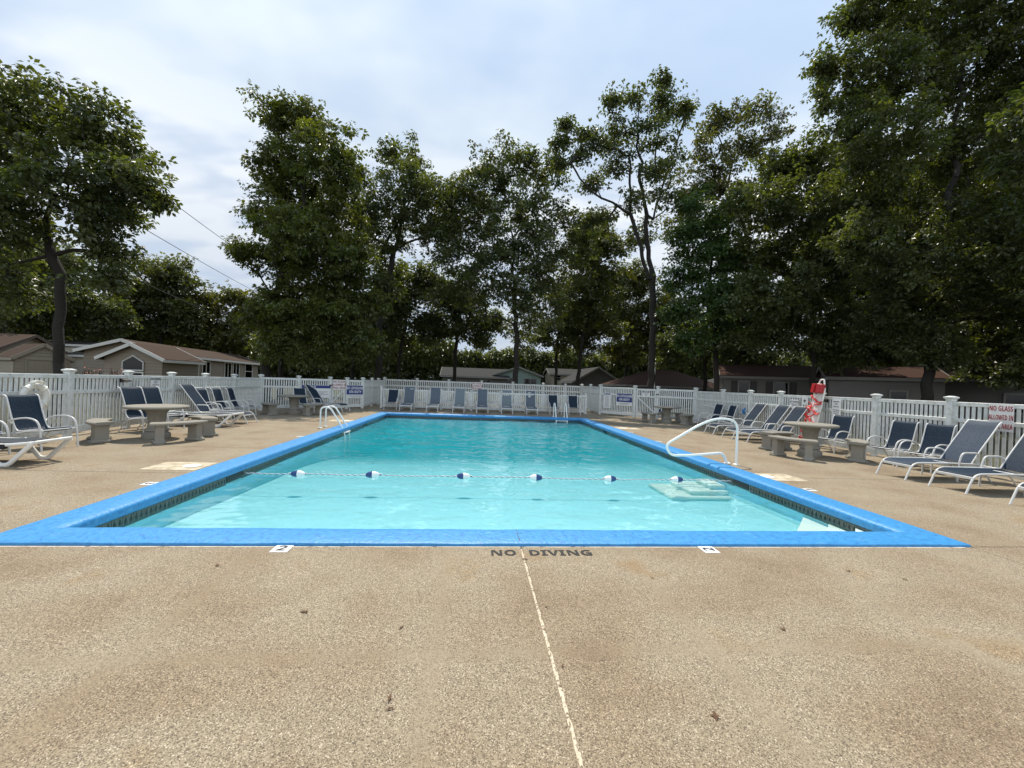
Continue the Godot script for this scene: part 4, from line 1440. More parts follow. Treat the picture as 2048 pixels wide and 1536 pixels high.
# lobes: [x, y, z, r] balls of foliage. The limbs grow outward from the trunk to the tufts that the lobes hold.
func tree(called: String, label: String, base: Vector3, lean: Vector2, fork: float, radius: float, lobes: Array, opt := {}) -> Node3D:
	var o := thing(called, label, "tree", base, 0.0, "oaks and other trees round the pool")
	var r := RandomNumberGenerator.new()
	r.seed = hash(label)
	var leafsize: float = opt.get("leaf", 1.0)
	var dense: float = opt.get("dense", 1.0)
	var tint: Color = opt.get("tint", Color(0.096, 0.120, 0.050))
	var bare: float = opt.get("bare", 0.0)
	# tufts
	var tufts := []
	var mid := Vector3.ZERO
	var total := 0.0
	var top := 0.0
	for l in lobes:
		var c := Vector3(l[0], l[1], l[2]) - base
		var n := int(clampf(9.5 * l[3] * l[3] * dense / leafsize / leafsize, 8, 170))
		mid += c * l[3]; total += l[3]
		top = maxf(top, c.y + l[3] * 0.5)
		for i in n:
			var d := Vector3(r.randfn(), r.randfn() * 0.9, r.randfn()).normalized()
			var q: float = l[3] * pow(r.randf(), 0.42) * r.randf_range(0.82, 1.08)
			tufts.append(c + Vector3(d.x, d.y * 0.88, d.z) * q)
	mid /= total
	# skeleton
	var pos := [Vector3.ZERO]
	var par := [-1]
	var far := [0.0]
	var trunk_top := maxf(fork + 0.5, top * opt.get("leader", 0.72))
	var steps := int(trunk_top / 0.55)
	for i in range(1, steps + 1):
		var t := float(i) / steps
		var y := trunk_top * t
		var bend := smoothstep(fork * 0.6, trunk_top, y)
		var p := Vector3(lean.x * t + mid.x * bend * 0.75, y, lean.y * t + mid.z * bend * 0.75) + Vector3(r.randf_range(-0.07, 0.07), 0, r.randf_range(-0.07, 0.07)) * (1.0 + 2.0 * bend)
		pos.append(p); par.append(i - 1); far.append(far[-1] + 0.55)
	for chain in opt.get("limbs", []):            # limbs that stand out: each starts at the nearest point of the trunk
		var from := 0
		var start := Vector3(chain[0][0], chain[0][1], chain[0][2]) - base
		for k in pos.size():
			if (pos[k] as Vector3).distance_to(start) < (pos[from] as Vector3).distance_to(start):
				from = k
		for q in chain:
			var goal := Vector3(q[0], q[1], q[2]) - base
			var a: Vector3 = pos[from]
			var n := maxi(1, int(a.distance_to(goal) / 0.5))
			for i in range(1, n + 1):
				pos.append(a.lerp(goal, float(i) / n) + Vector3(r.randf_range(-0.06, 0.06), r.randf_range(-0.06, 0.06), r.randf_range(-0.06, 0.06)))
				par.append(from); far.append(far[from] + a.distance_to(goal) / n)
				from = pos.size() - 1
	var first := maxi(1, int(fork / 0.55))
	var hub: Vector3 = pos[mini(first, pos.size() - 1)]
	tufts.sort_custom(func(a, b): return a.distance_squared_to(hub) < b.distance_squared_to(hub))
	var ends := []
	for t in tufts:
		var best := -1
		var cost := 1e9
		for k in range(first, pos.size()):
			var p: Vector3 = pos[k]
			var c: float = p.distance_to(t) + far[k] * 0.16 + maxf(0.0, p.y - t.y) * 0.55
			if c < cost:
				cost = c; best = k
		var from: Vector3 = pos[best]
		var n := maxi(1, int(from.distance_to(t) / 0.55))
		var prev := best
		var sag := Vector3(r.randfn(), r.randfn() * 0.5, r.randfn()) * from.distance_to(t) * 0.065
		for i in range(1, n + 1):
			var f := float(i) / n
			var p := from.lerp(t, f) + sag * sin(f * PI) + Vector3(0, 0.10, 0) * sin(f * PI) * from.distance_to(t)
			pos.append(p); par.append(prev); far.append(far[prev] + from.distance_to(t) / n)
			prev = pos.size() - 1
		ends.append(prev)
	var carried := PackedFloat32Array()
	carried.resize(pos.size())
	for e in ends:
		carried[e] += 1.0
	for k in range(pos.size() - 1, 0, -1):
		carried[par[k]] += carried[k]
	var thick := func(k: int) -> float:
		var q := radius * 0.8 * pow(carried[k] / maxf(carried[1], 1.0), 0.55)
		if k <= steps:
			q = maxf(q, radius * (1.0 - 0.85 * pos[k].y / trunk_top))
			q += radius * 0.55 * exp(-pos[k].y / 0.45)
		return maxf(q, 0.011 * leafsize)
	var s := Shape.new()
	for k in range(1, pos.size()):
		var ra: float = thick.call(par[k]); var rb: float = thick.call(k)
		if k > steps:
			ra = minf(ra, rb * 1.35)
		var sides := 10 if k <= steps else (6 if rb > 0.05 else 4)
		var a: Vector3 = pos[par[k]]; var b: Vector3 = pos[k]
		var d := (b - a)
		if d.length() < 0.02:
			continue
		d = d.normalized()
		var side := d.cross(Vector3.FORWARD if absf(d.z) < 0.85 else Vector3.UP).normalized()
		var up := side.cross(d)
		var rows := [[], []]
		for q in sides:
			var an := -TAU * q / sides
			var off := side * cos(an) + up * sin(an)
			rows[0].append(a - d * ra * 0.15 + off * ra)
			rows[1].append(b + d * rb * 0.15 + off * rb)
		s.grid(rows, true)
	obj("trunk", s, mats.bark, o)
	# foliage
	var kinds := 3
	var sets := []
	for k in kinds:
		sets.append([[], []])
	var per: float = opt.get("sprays", 15.0)
	for t in tufts:
		if r.randf() < bare:
			continue
		var shade := tint * r.randf_range(0.62, 1.25)
		shade = shade.lerp(Color(tint.r * 1.5, tint.g * 1.25, tint.b), r.randf() * 0.5)
		var n := int(per * r.randf_range(0.6, 1.35))
		for i in n:
			var p: Vector3 = t + Vector3(r.randfn(), r.randfn() * 0.75, r.randfn()) * 0.27 * leafsize
			var sc := leafsize * r.randf_range(0.75, 1.25)
			var b := Basis(Vector3.UP, r.randf() * TAU) * Basis(Vector3.RIGHT, r.randf_range(-0.7, 0.7)) * Basis(Vector3.BACK, r.randf_range(-0.7, 0.7))
			var w := r.randi() % kinds
			sets[w][0].append(Transform3D(b.scaled(Vector3.ONE * sc), p))
			var v := r.randf_range(0.82, 1.18)
			sets[w][1].append(Color(shade.r * v, shade.g * v, shade.b * v))
	sprays += sets[0][0].size() + sets[1][0].size() + sets[2][0].size()
	for w in kinds:
		var mm := MultiMesh.new()
		mm.transform_format = MultiMesh.TRANSFORM_3D
		mm.use_colors = true
		mm.mesh = spray_mesh(w)
		mm.instance_count = sets[w][0].size()
		for i in mm.instance_count:
			mm.set_instance_transform(i, sets[w][0][i])
			mm.set_instance_color(i, sets[w][1][i])
		var q := MultiMeshInstance3D.new()
		q.name = "crown" if w == 0 else "crown_%03d" % w
		q.multimesh = mm
		q.material_override = mats.leaf
		q.set_meta("kind", "stuff")
		o.add_child(q, true)
	return o


# ------------------------------------------------------------------ houses beyond the fence
# o: a house whose long side runs along its own x and whose windows and doors are named by face (f front +z, b back, l left -x, r right +x)
func siding(w: float, h: float, m: Material, parent: Node, to: Transform3D, gable := 0.0, lap := 0.2) -> void:   # lapped boards on one face, from its middle bottom
	var s := Shape.new()
	var y := 0.0
	while y < h + gable - 0.01:
		var y1 := minf(y + lap, h + gable)
		var half0 := w / 2 if y < h else w / 2 * (1.0 - (y - h) / gable)
		var half1 := w / 2 if y1 <= h else w / 2 * (1.0 - (y1 - h) / gable)
		var a := to * Vector3(-half0, y, 0.03); var b := to * Vector3(half0, y, 0.03)
		var c := to * Vector3(half1, y1, 0.0); var d := to * Vector3(-half1, y1, 0.0)
		s.quad(a, b, c, d)
		s.quad(to * Vector3(-half0, y, 0.0), to * Vector3(half0, y, 0.0), b, a)
		y = y1
	var o := obj("siding", s, m, parent)
	o.set_meta("kind", "stuff")


func house(called: String, label: String, at: Vector3, turn: float, size: Vector3, rise: float, wall: String, roof: String, openings: Array, opt := {}) -> Node3D:
	var o := thing(called, label, "house", at, turn, "small houses beyond the fence")
	var w := size.x; var h := size.y; var d := size.z
	var over: float = opt.get("over", 0.35)
	var s := Shape.new()
	s.box(Vector3(0, h / 2, 0), Vector3(w - 0.04, h, d - 0.04))
	var hip: bool = opt.get("hip", false)
	if not hip:      # gables on the two ends
		for e in [-1, 1]:
			s.prism([Vector2(-d / 2 + 0.02, 0), Vector2(d / 2 - 0.02, 0), Vector2(0, rise - 0.03)], -0.1, 0.1, Transform3D(Basis(Vector3(0, 0, -1), Vector3.UP, Vector3.RIGHT), Vector3(e * (w / 2 - 0.12), h, 0)))
	obj("wall", s, mats[wall], o)
	var faces := {
		"f": Transform3D(Basis.IDENTITY, Vector3(0, 0, d / 2)), "b": Transform3D(Basis(Vector3.UP, PI), Vector3(0, 0, -d / 2)),
		"l": Transform3D(Basis(Vector3.UP, -PI / 2), Vector3(-w / 2, 0, 0)), "r": Transform3D(Basis(Vector3.UP, PI / 2), Vector3(w / 2, 0, 0)),
	}
	for k in faces:
		var end: bool = k in ["l", "r"]
		siding(d if end else w, h, mats[wall], o, faces[k], rise if end and not hip else 0.0)
	# roof slabs with a fascia
	s = Shape.new()
	var edge := Shape.new()
	var t := 0.12
	if hip:
		var rw := maxf(0.2, w - d)
		var e0 := [Vector3(-w / 2 - over, h - 0.08, d / 2 + over), Vector3(w / 2 + over, h - 0.08, d / 2 + over), Vector3(w / 2 + over, h - 0.08, -d / 2 - over), Vector3(-w / 2 - over, h - 0.08, -d / 2 - over)]
		var r0 := Vector3(-rw / 2, h + rise, 0); var r1 := Vector3(rw / 2, h + rise, 0)
		s.quad(e0[0], e0[1], r1, r0)
		s.tri(e0[1], e0[2], r1)
		s.quad(e0[2], e0[3], r0, r1)
		s.tri(e0[3], e0[0], r0)
		for k in 4:
			edge.quad(e0[k] - Vector3(0, 0.16, 0), e0[(k + 1) % 4] - Vector3(0, 0.16, 0), e0[(k + 1) % 4] - Vector3(0, 0.003, 0), e0[k] - Vector3(0, 0.003, 0))
		edge.quad(e0[3] - Vector3(0, 0.16, 0), e0[2] - Vector3(0, 0.16, 0), e0[1] - Vector3(0, 0.16, 0), e0[0] - Vector3(0, 0.16, 0))
	else:
		var drop := rise * over / (d / 2)
		for e in [-1, 1]:
			var sl := Vector2(d / 2 + over, rise + drop)
			var c := Vector3(0, h + (rise - drop) / 2 + t / 2, e * (d / 2 + over) / 2)
			var b := Basis(Vector3.RIGHT, e * atan2(sl.y, sl.x))
			s.box(c, Vector3(w + over * 2, t, sl.length()), b)
			edge.cbox(Vector3(0, h - drop + 0.0, e * (d / 2 + over + 0.012)), Vector3(w + over * 2, 0.17, 0.03), 0.004)
			for x in [-1, 1]:
				edge.cbox(c + Vector3(x * (w / 2 + over + 0.016), -0.03, 0), Vector3(0.03, 0.2, sl.length() + 0.02), 0.004, b)
	obj("roof", s, mats[roof], o)
	obj("fascia", edge, mats[opt.get("trim", "trim_white")], o)
	for k in openings:      # [face, kind, x, y of its middle, width, height]
		var to: Transform3D = faces[k[0]] * Transform3D(Basis.IDENTITY, Vector3(k[2], k[3], 0.04))
		opening(o, k[1], to, k[4], k[5], opt.get("trim", "trim_white"))
	return o


func opening(o: Node, kind: String, to: Transform3D, w: float, h: float, trim: String) -> void:
	var f := Shape.new()
	if kind == "peak":       # a window with a pointed head
		var poly := [Vector2(-w / 2, -h / 2), Vector2(w / 2, -h / 2), Vector2(w / 2, h * 0.08), Vector2(0, h / 2), Vector2(-w / 2, h * 0.08)]
		for i in 5:
			f.tube([Vector3(poly[i].x, poly[i].y, 0.02), Vector3(poly[(i + 1) % 5].x, poly[(i + 1) % 5].y, 0.02)], 0.05, 4)
		var q := obj("window", f, mats[trim], o)
		q.transform = to
		var g := Shape.new()
		g.prism(poly, -0.02, 0.012, Transform3D.IDENTITY)
		obj("pane", g, mats.window_glass, q)
		return
	for e in [-1, 1]:
		f.cbox(Vector3(e * w / 2, 0, 0.02), Vector3(0.08, h + 0.08, 0.07), 0.008)
		f.cbox(Vector3(0, e * h / 2, 0.018), Vector3(w - 0.08, 0.08, 0.07), 0.008)
	if kind == "door" or kind == "garage":
		var q := obj("door", f, mats[trim], o)
		q.transform = to
		var p := Shape.new()
		p.box(Vector3(0, 0, 0), Vector3(w - 0.08, h - 0.08, 0.03))
		var cols := 4 if kind == "garage" else 2
		for r in 3:
			for c in cols:
				p.cbox(Vector3(((c + 0.5) / cols - 0.5) * (w - 0.2), ((r + 0.5) / 3.0 - 0.5) * (h - 0.2), 0.012), Vector3((w - 0.3) / cols - 0.06, (h - 0.3) / 3.0 - 0.06, 0.03), 0.008)
		obj("leaf", p, mats[trim], q)
		return
	if kind == "slider":
		f.cbox(Vector3(0, 0, 0.02), Vector3(0.07, h - 0.08, 0.06), 0.008)
	elif kind == "sash":
		f.cbox(Vector3(0, 0, 0.02), Vector3(w - 0.08, 0.06, 0.06), 0.008)
	var q := obj("window", f, mats[trim], o)
	q.transform = to
	var g := Shape.new()
	g.box(Vector3(0, 0, 0.0), Vector3(w - 0.06, h - 0.06, 0.02))
	obj("pane", g, mats.window_glass, q)
	if kind == "shuttered":
		for e in [-1, 1]:
			var sh := Shape.new()
			sh.cbox(Vector3(e * (w / 2 + 0.26), 0, 0.02), Vector3(0.36, h + 0.05, 0.05), 0.01)
			obj("shutter", sh, mats.shutter_dark, q)


func trees() -> void:
	tree("oak_tree", "large oak with a thick dark trunk at the left behind the white post", Vector3(-13.90, 0, -14.50), Vector2(0, 0), 5.2, 0.165, [[-15.3,10.0,-14.7,1.4], [-13.1,9.4,-14.1,1.3], [-12.8,8.7,-15.1,1.1], [-11.4,7.6,-13.8,0.7], [-13.1,7.4,-13.6,1.4], [-15.6,8.4,-14.5,1.5], [-11.3,7.3,-14.5,0.3], [-13.1,6.9,-14.9,1.1], [-15.2,6.0,-14.3,1.1], [-12.6,5.4,-14.5,0.7], [-15.4,4.1,-14.6,0.9], [-15.2,6.7,-13.4,1.5], [-18.4,10.2,-16.0,1.8], [-17.4,5.1,-15.4,1.6], [-12.0,4.4,-14.0,0.5], [-12.6,6.2,-14.0,0.6]], {"dense": 0.95, "leaf": 0.8, "sprays": 14.0, "limbs": [[[-14.0,6.6,-14.5], [-13.9,7.5,-13.9], [-14.0,7.9,-13.3], [-14.7,8.1,-13.0]], [[-13.9,7.0,-14.5], [-13.8,8.4,-15.0], [-13.4,9.2,-15.3]], [[-13.9,7.0,-14.5], [-13.5,8.1,-14.2], [-13.8,9.2,-14.0]]]})
	tree("oak_tree", "dark leafy tree at the far left edge behind the brown roofed house", Vector3(-39.31, 0, -38.00), Vector2(0, 0), 3, 0.2, [[-43.2,10.2,-41.5,4.6], [-35.7,7.5,-37.2,3.2], [-44.6,10.5,-39.8,5.1], [-37.5,5.8,-37.5,2.7], [-34.1,6.4,-38.0,2.5], [-43.5,5.4,-39.6,4.1], [-32.9,5.8,-39.2,2.1], [-34.9,9.9,-37.1,2.4]], {"leaf": 1.25})
	tree("oak_tree", "tall full yellow green oak left of the pool with its trunk behind the shady corner", Vector3(-12.44, 0, -24.50), Vector2(0, 0), 4.0, 0.29, [[-13.1,17.0,-25.4,1.1], [-11.6,16.7,-26.0,1.8], [-12.2,13.9,-24.8,1.7], [-9.2,13.9,-23.7,1.9], [-11.5,12.8,-26.7,2.5], [-8.5,12.7,-24.6,1.5], [-12.4,10.9,-24.6,1.3], [-9.0,10.8,-25.8,2.0], [-10.2,8.8,-23.0,2.2], [-12.4,8.2,-25.8,1.6], [-9.8,7.7,-25.8,2.6], [-7.8,8.2,-24.0,1.4], [-14.3,8.7,-25.0,0.8], [-13.3,8.6,-24.4,0.8], [-10.7,5.3,-24.5,2.3], [-8.2,5.5,-24.5,2.0], [-12.4,5.3,-24.7,1.4], [-9.0,3.4,-24.0,1.6], [-7.1,6.1,-24.8,1.1], [-11.7,3.3,-24.5,1.2], [-7.1,3.7,-23.9,1.1]], {"leaf": 1.0, "dense": 1.15, "tint": Color(0.104, 0.128, 0.036)})
	tree("oak_tree", "spreading oak with a heavy slanting limb behind the yellow green oak", Vector3(-7.65, 0, -31.00), Vector2(0, 0), 9.5, 0.27, [[-7.8,17.7,-30.5,1.4], [-5.8,18.1,-32.3,2.0], [-6.5,15.1,-29.8,2.2], [-4.5,14.2,-29.4,2.1], [-7.9,13.6,-30.1,2.1], [-3.5,13.2,-32.0,1.7], [-5.6,13.4,-32.1,2.0], [-7.5,11.0,-30.9,1.7], [-7.7,8.4,-30.7,1.8], [-2.7,15.7,-30.7,0.9], [-3.5,14.9,-31.1,1.6], [-2.7,13.9,-31.7,1.8], [-8.6,13.5,-30.1,1.7], [-9.7,12.4,-32.2,1.8]], {"leaf": 1.1, "dense": 0.75, "sprays": 11.0, "limbs": [[[-7.9,9.9,-31.0], [-6.3,11.1,-30.5], [-4.5,12.0,-30.0], [-2.9,13.1,-29.8]], [[-7.6,11.5,-31.3], [-6.6,13.5,-31.4], [-5.5,15.7,-31.3]]]})
	tree("oak_tree", "round topped oak in the middle behind the far row of loungers", Vector3(2.27, 0, -29.00), Vector2(0, 0), 5.5, 0.22, [[0.7,17.1,-29.8,2.2], [2.3,16.8,-28.2,1.6], [-1.4,15.2,-29.0,1.9], [4.2,16.8,-30.0,1.7], [0.6,15.2,-30.7,2.7], [3.1,13.4,-27.7,2.3], [-1.9,12.9,-30.1,2.4], [5.6,13.0,-28.9,1.8], [0.8,11.4,-28.3,2.5], [3.5,10.7,-27.7,2.4], [-2.1,10.1,-29.0,2.1], [1.2,8.6,-27.8,2.6], [4.9,9.3,-29.0,2.0], [-0.8,7.8,-29.4,2.2], [3.5,6.8,-28.7,2.3], [-2.9,7.8,-30.0,1.6], [6.4,11.5,-29.6,1.8], [7.1,12.8,-29.6,1.2], [-3.1,11.9,-29.5,1.7]], {"leaf": 1.05, "dense": 0.75, "sprays": 11.0, "limbs": [[[2.0,8.9,-29.0], [2.9,11.0,-28.6], [4.6,12.5,-28.2]], [[2.0,9.6,-29.0], [0.3,12.1,-29.4], [-1.2,14.2,-29.6]]]})
	tree("oak_tree", "tall thin crowned oak with a long bare limb right of the pool end", Vector3(10.92, 0, -26.00), Vector2(0, 0), 8.2, 0.25, [[11.0,21.9,-26.2,0.4], [10.5,19.8,-25.3,0.9], [9.2,20.5,-25.8,0.9], [7.5,19.9,-25.6,0.6], [12.1,20.2,-27.0,1.1], [12.5,19.9,-25.7,0.4], [8.3,18.4,-26.3,1.2], [10.0,17.7,-25.4,1.3], [6.6,16.8,-25.4,0.8], [5.8,17.8,-26.1,0.5], [4.5,18.4,-26.2,0.3], [4.2,17.1,-26.2,0.4], [5.5,16.1,-25.7,0.7], [4.4,15.9,-26.4,0.5], [8.5,16.6,-27.1,1.3], [10.1,15.6,-25.6,1.2], [12.2,17.1,-26.8,1.0], [6.6,14.7,-25.9,0.7], [8.9,13.6,-25.5,1.0], [11.2,13.8,-25.7,1.1], [7.5,12.6,-25.8,0.7], [6.5,12.4,-26.3,0.4], [10.4,11.9,-26.8,1.2]], {"leaf": 1.0, "dense": 0.95, "leader": 0.86, "sprays": 10.0, "limbs": [[[10.4,8.7,-26.0], [9.6,11.1,-25.8], [9.0,12.7,-25.7], [7.6,13.2,-25.2], [6.2,13.5,-24.8], [5.3,14.2,-24.6], [4.7,15.1,-24.5]], [[9.0,12.7,-25.7], [9.0,14.3,-25.8], [9.0,16.4,-26.0]], [[10.6,12.6,-26.0], [11.3,14.8,-26.5], [12.0,16.7,-26.8], [12.9,19.6,-27.0]], [[10.5,15.5,-26.0], [10.7,18.4,-25.8], [10.8,20.6,-25.8]]]})
	tree("oak_tree", "pale open topped oak behind the bright green maple", Vector3(20.60, 0, -34.00), Vector2(0, 0), 9, 0.24, [[18.8,24.6,-33.5,1.2], [20.6,25.4,-33.6,1.4], [23.0,26.1,-34.2,1.6], [24.3,24.6,-33.3,1.1], [18.3,21.7,-33.0,1.7], [21.6,22.6,-34.0,1.8], [23.9,22.0,-33.3,1.8], [17.8,19.0,-33.4,2.3], [20.7,18.7,-34.1,2.5], [22.5,17.9,-33.0,2.2], [16.5,15.1,-32.4,2.2]], {"leaf": 1.25, "dense": 0.75, "sprays": 12.0, "tint": Color(0.115, 0.125, 0.06)})
	tree("maple_tree", "bright green maple on the right of the tall thin oak", Vector3(14.13, 0, -24.00), Vector2(0, 0), 3.6, 0.2, [[12.7,13.0,-24.3,1.2], [13.9,11.6,-23.7,1.4], [12.1,10.8,-24.2,1.3], [13.3,9.5,-23.7,1.7], [16.0,10.0,-24.9,1.4], [11.6,8.2,-24.0,1.3], [12.5,6.8,-22.8,1.6], [14.5,7.3,-23.0,1.4], [11.0,6.0,-23.3,1.1], [14.2,5.3,-23.9,1.4], [12.3,4.5,-23.2,1.1]], {"dense": 1.1, "tint": Color(0.070, 0.120, 0.040)})
	tree("oak_tree", "oak with a dark trunk above the red backboard", Vector3(18.35, 0, -21.50), Vector2(0, 0), 4.2, 0.17, [[16.7,14.6,-22.5,1.5], [17.6,14.8,-21.8,1.6], [14.6,11.8,-21.2,1.7], [15.8,11.5,-20.1,2.0], [19.6,12.3,-22.0,2.1], [15.7,10.0,-22.2,1.9], [18.1,9.6,-22.1,2.6], [20.1,9.0,-21.6,2.2], [14.9,7.0,-20.2,1.9], [19.2,6.8,-22.2,2.3], [13.8,6.8,-20.7,1.4], [16.6,4.8,-21.2,1.6], [14.8,4.8,-22.0,1.2], [20.3,5.6,-21.7,1.5], [19.4,3.8,-20.6,1.2], [19.8,4.5,-22.1,1.2]], {"dense": 1.0})
	tree("oak_tree", "huge dark oak filling the upper right corner behind the right fence", Vector3(20.05, 0, -17.00), Vector2(0, 0), 4.6, 0.23, [[16.2,19.6,-17.8,1.3], [18.3,19.5,-18.0,1.8], [21.1,20.2,-18.4,2.1], [21.9,18.8,-16.9,2.0], [23.6,18.2,-16.3,1.9], [14.9,16.8,-17.2,1.1], [16.5,16.0,-17.0,1.7], [19.1,16.1,-17.1,2.0], [23.0,16.6,-17.9,2.2], [24.9,15.8,-17.2,2.0], [14.6,15.0,-17.4,0.8], [15.2,13.3,-16.4,1.2], [16.2,12.1,-15.4,1.8], [21.8,13.6,-17.9,2.2], [25.7,13.7,-18.3,2.3], [16.7,11.1,-17.0,1.7], [21.5,11.0,-18.7,2.3], [20.6,9.0,-15.5,1.9], [26.7,10.4,-18.0,1.9], [15.8,8.1,-16.2,1.5], [18.2,6.9,-16.1,1.8], [20.7,6.4,-16.1,1.8], [23.4,6.3,-16.2,1.7], [19.1,5.3,-18.2,1.6], [20.4,4.3,-16.9,1.3], [24.8,4.4,-18.2,1.5], [25.5,4.1,-17.2,1.4], [27.5,12.5,-17.1,2.7], [24.3,16.0,-15.1,2.4], [30.0,8.0,-18.5,2.7], [21.7,22.7,-18.1,2.6], [17.0,20.4,-16.6,1.7], [22.8,21.0,-16.1,2.3], [25.0,5.6,-18.2,1.7], [20.3,3.3,-16.3,0.8], [23.3,3.2,-17.5,0.9], [23.4,3.0,-16.3,0.9], [26.6,3.3,-17.5,1.2], [19.2,3.8,-16.9,0.7]], {"dense": 0.9, "leaf": 0.85, "sprays": 14.0})
	tree("oak_tree", "oak beyond the right edge whose boughs darken the right side", Vector3(22.70, 0, -13.00), Vector2(0, 0), 3.5, 0.3, [[17.5,10.6,-10.6,2.4], [25.6,10.5,-13.6,3.7], [20.5,7.2,-12.2,2.5], [28.0,17.0,-15.4,4.2], [24.2,6.2,-12.5,2.9], [24.7,5.0,-14.2,2.1], [19.2,3.6,-12.2,1.0]], {"leaf": 0.85})
	tree("maple_tree", "rounded tree behind the tan house with the arched window", Vector3(-33.32, 0, -46.00), Vector2(0, 0), 3, 0.25, [[-33.5,11.4,-44.4,2.5], [-32.7,11.4,-46.4,2.6], [-37.9,9.6,-47.8,2.9], [-34.3,8.5,-47.0,3.3], [-31.3,8.6,-46.6,2.5], [-36.8,6.0,-47.2,2.8], [-32.9,6.0,-47.4,2.9], [-30.6,6.6,-47.3,1.9], [-38.5,6.2,-46.9,2.2]], {"leaf": 1.7, "dense": 1.1, "tint": Color(0.095, 0.115, 0.04)})
	tree("maple_tree", "low yellow green tree right of the tan house", Vector3(-29.75, 0, -50.00), Vector2(0, 0), 3, 0.22, [[-29.5,9.9,-48.3,2.1], [-27.4,9.7,-48.2,2.2], [-30.3,7.1,-48.9,2.6], [-27.4,6.3,-48.0,2.7], [-26.4,7.8,-50.0,2.5], [-31.4,4.5,-48.7,2.1], [-29.1,4.1,-48.8,2.2], [-26.9,4.3,-50.6,2.1]], {"leaf": 1.7, "dense": 1.0, "tint": Color(0.11, 0.12, 0.035)})
	tree("slender_tree", "slim tree with a leaning trunk right of the shady corner gate", Vector3(-13.15, 0, -28.00), Vector2(0, 0), 5, 0.18, [[-13.0,5.2,-28.0,1.6], [-11.6,3.5,-27.0,1.5], [-14.3,3.9,-28.9,1.3], [-11.5,5.4,-28.9,1.6]], {"leaf": 1.15})
	tree("slender_tree", "slim dark tree behind the left NO LIFEGUARD sign", Vector3(-10.37, 0, -34.00), Vector2(0, 0), 5, 0.2, [[-10.3,6.4,-35.4,2.2], [-8.4,5.5,-34.0,2.0], [-10.7,4.2,-34.3,1.8], [-8.8,3.8,-33.8,1.9], [-8.0,7.7,-35.0,2.0], [-11.2,5.4,-34.3,1.4]], {"leaf": 1.35, "dense": 0.9})
	tree("slender_tree", "slim tree behind the left end of the far fence", Vector3(-7.12, 0, -36.00), Vector2(0, 0), 5.5, 0.17, [[-7.2,10.0,-35.5,2.2], [-5.7,11.0,-36.7,2.3], [-8.1,7.9,-36.3,2.2], [-5.7,8.0,-36.1,2.3], [-4.3,9.7,-35.6,1.8], [-7.3,5.7,-36.7,2.1], [-5.0,5.5,-36.2,1.8]], {"leaf": 1.3, "dense": 0.8})
	tree("slender_tree", "twin slim tree left of the round topped oak", Vector3(-2.37, 0, -37.00), Vector2(0, 0), 6, 0.19, [[-3.0,7.0,-37.2,2.4], [-0.7,6.4,-36.5,2.3], [-4.3,5.9,-37.2,1.9], [-1.7,8.3,-36.5,2.2], [0.8,6.2,-35.8,2.1], [-2.9,9.5,-37.3,1.9]], {"leaf": 1.3, "dense": 0.75})
	tree("slender_tree", "slim dark tree just right of the round topped oak trunk", Vector3(6.95, 0, -38.00), Vector2(0, 0), 6, 0.17, [[6.9,7.8,-39.2,2.5], [4.6,6.0,-36.6,1.9], [8.8,8.4,-39.0,2.3], [7.0,10.0,-37.9,2.1], [9.1,6.4,-37.9,2.0]], {"leaf": 1.3, "dense": 0.75})
	tree("slender_tree", "slim tree with a slightly bent trunk left of the grey gabled house", Vector3(8.25, 0, -35.00), Vector2(0.5, 0), 6, 0.2, [[8.7,13.1,-34.2,1.9], [8.0,10.6,-34.3,2.2], [10.1,9.6,-35.3,2.3], [8.6,8.1,-34.5,2.2], [10.8,6.6,-35.8,2.1], [8.2,5.7,-36.2,1.8], [10.6,11.8,-35.2,1.8], [11.1,13.5,-34.9,1.5], [9.2,15.9,-36.1,1.7], [10.7,15.1,-35.9,1.6]], {"leaf": 1.25, "dense": 0.8, "tint": Color(0.105, 0.122, 0.04)})
	tree("slender_tree", "bushy tree behind the brown hip roof", Vector3(15.83, 0, -44.00), Vector2(0, 0), 3, 0.2, [[15.3,13.3,-43.7,2.8], [16.9,10.3,-44.6,3.2], [13.9,8.7,-42.4,2.6], [18.7,7.1,-45.8,3.3], [14.8,5.6,-42.9,2.3], [20.5,7.5,-43.4,3.0], [19.7,10.7,-43.2,2.7], [17.0,13.4,-43.6,2.3]], {"leaf": 1.5, "dense": 0.9, "tint": Color(0.112, 0.125, 0.04)})
	tree("slender_tree", "slim trunked tree left of the far right white house", Vector3(18.66, 0, -33.00), Vector2(0, 0), 5, 0.19, [[18.2,5.4,-33.1,1.8], [19.6,5.0,-32.6,1.8], [21.3,7.3,-33.3,2.1], [17.9,7.2,-34.3,1.8], [16.3,4.9,-33.6,1.8]], {"leaf": 1.25})
	tree("slender_tree", "dark slim tree between the white house and the grey shuttered house", Vector3(18.59, 0, -29.00), Vector2(0, 0), 4.5, 0.2, [[18.6,6.8,-28.5,1.8], [20.1,6.5,-28.4,1.9], [18.6,5.1,-29.6,1.6], [20.3,4.8,-29.2,1.8], [21.0,6.9,-28.1,1.8]], {"leaf": 1.15})
	tree("slender_tree", "shaded tree in front of the grey house behind the backboard", Vector3(26.29, 0, -26.00), Vector2(0, 0), 4, 0.2, [[24.3,6.6,-24.7,1.9], [28.1,6.3,-26.6,2.1], [24.9,5.1,-26.0,1.8], [27.5,4.5,-26.6,1.8], [27.7,5.1,-25.2,1.7], [23.6,4.7,-26.1,1.6]], {"leaf": 1.1})
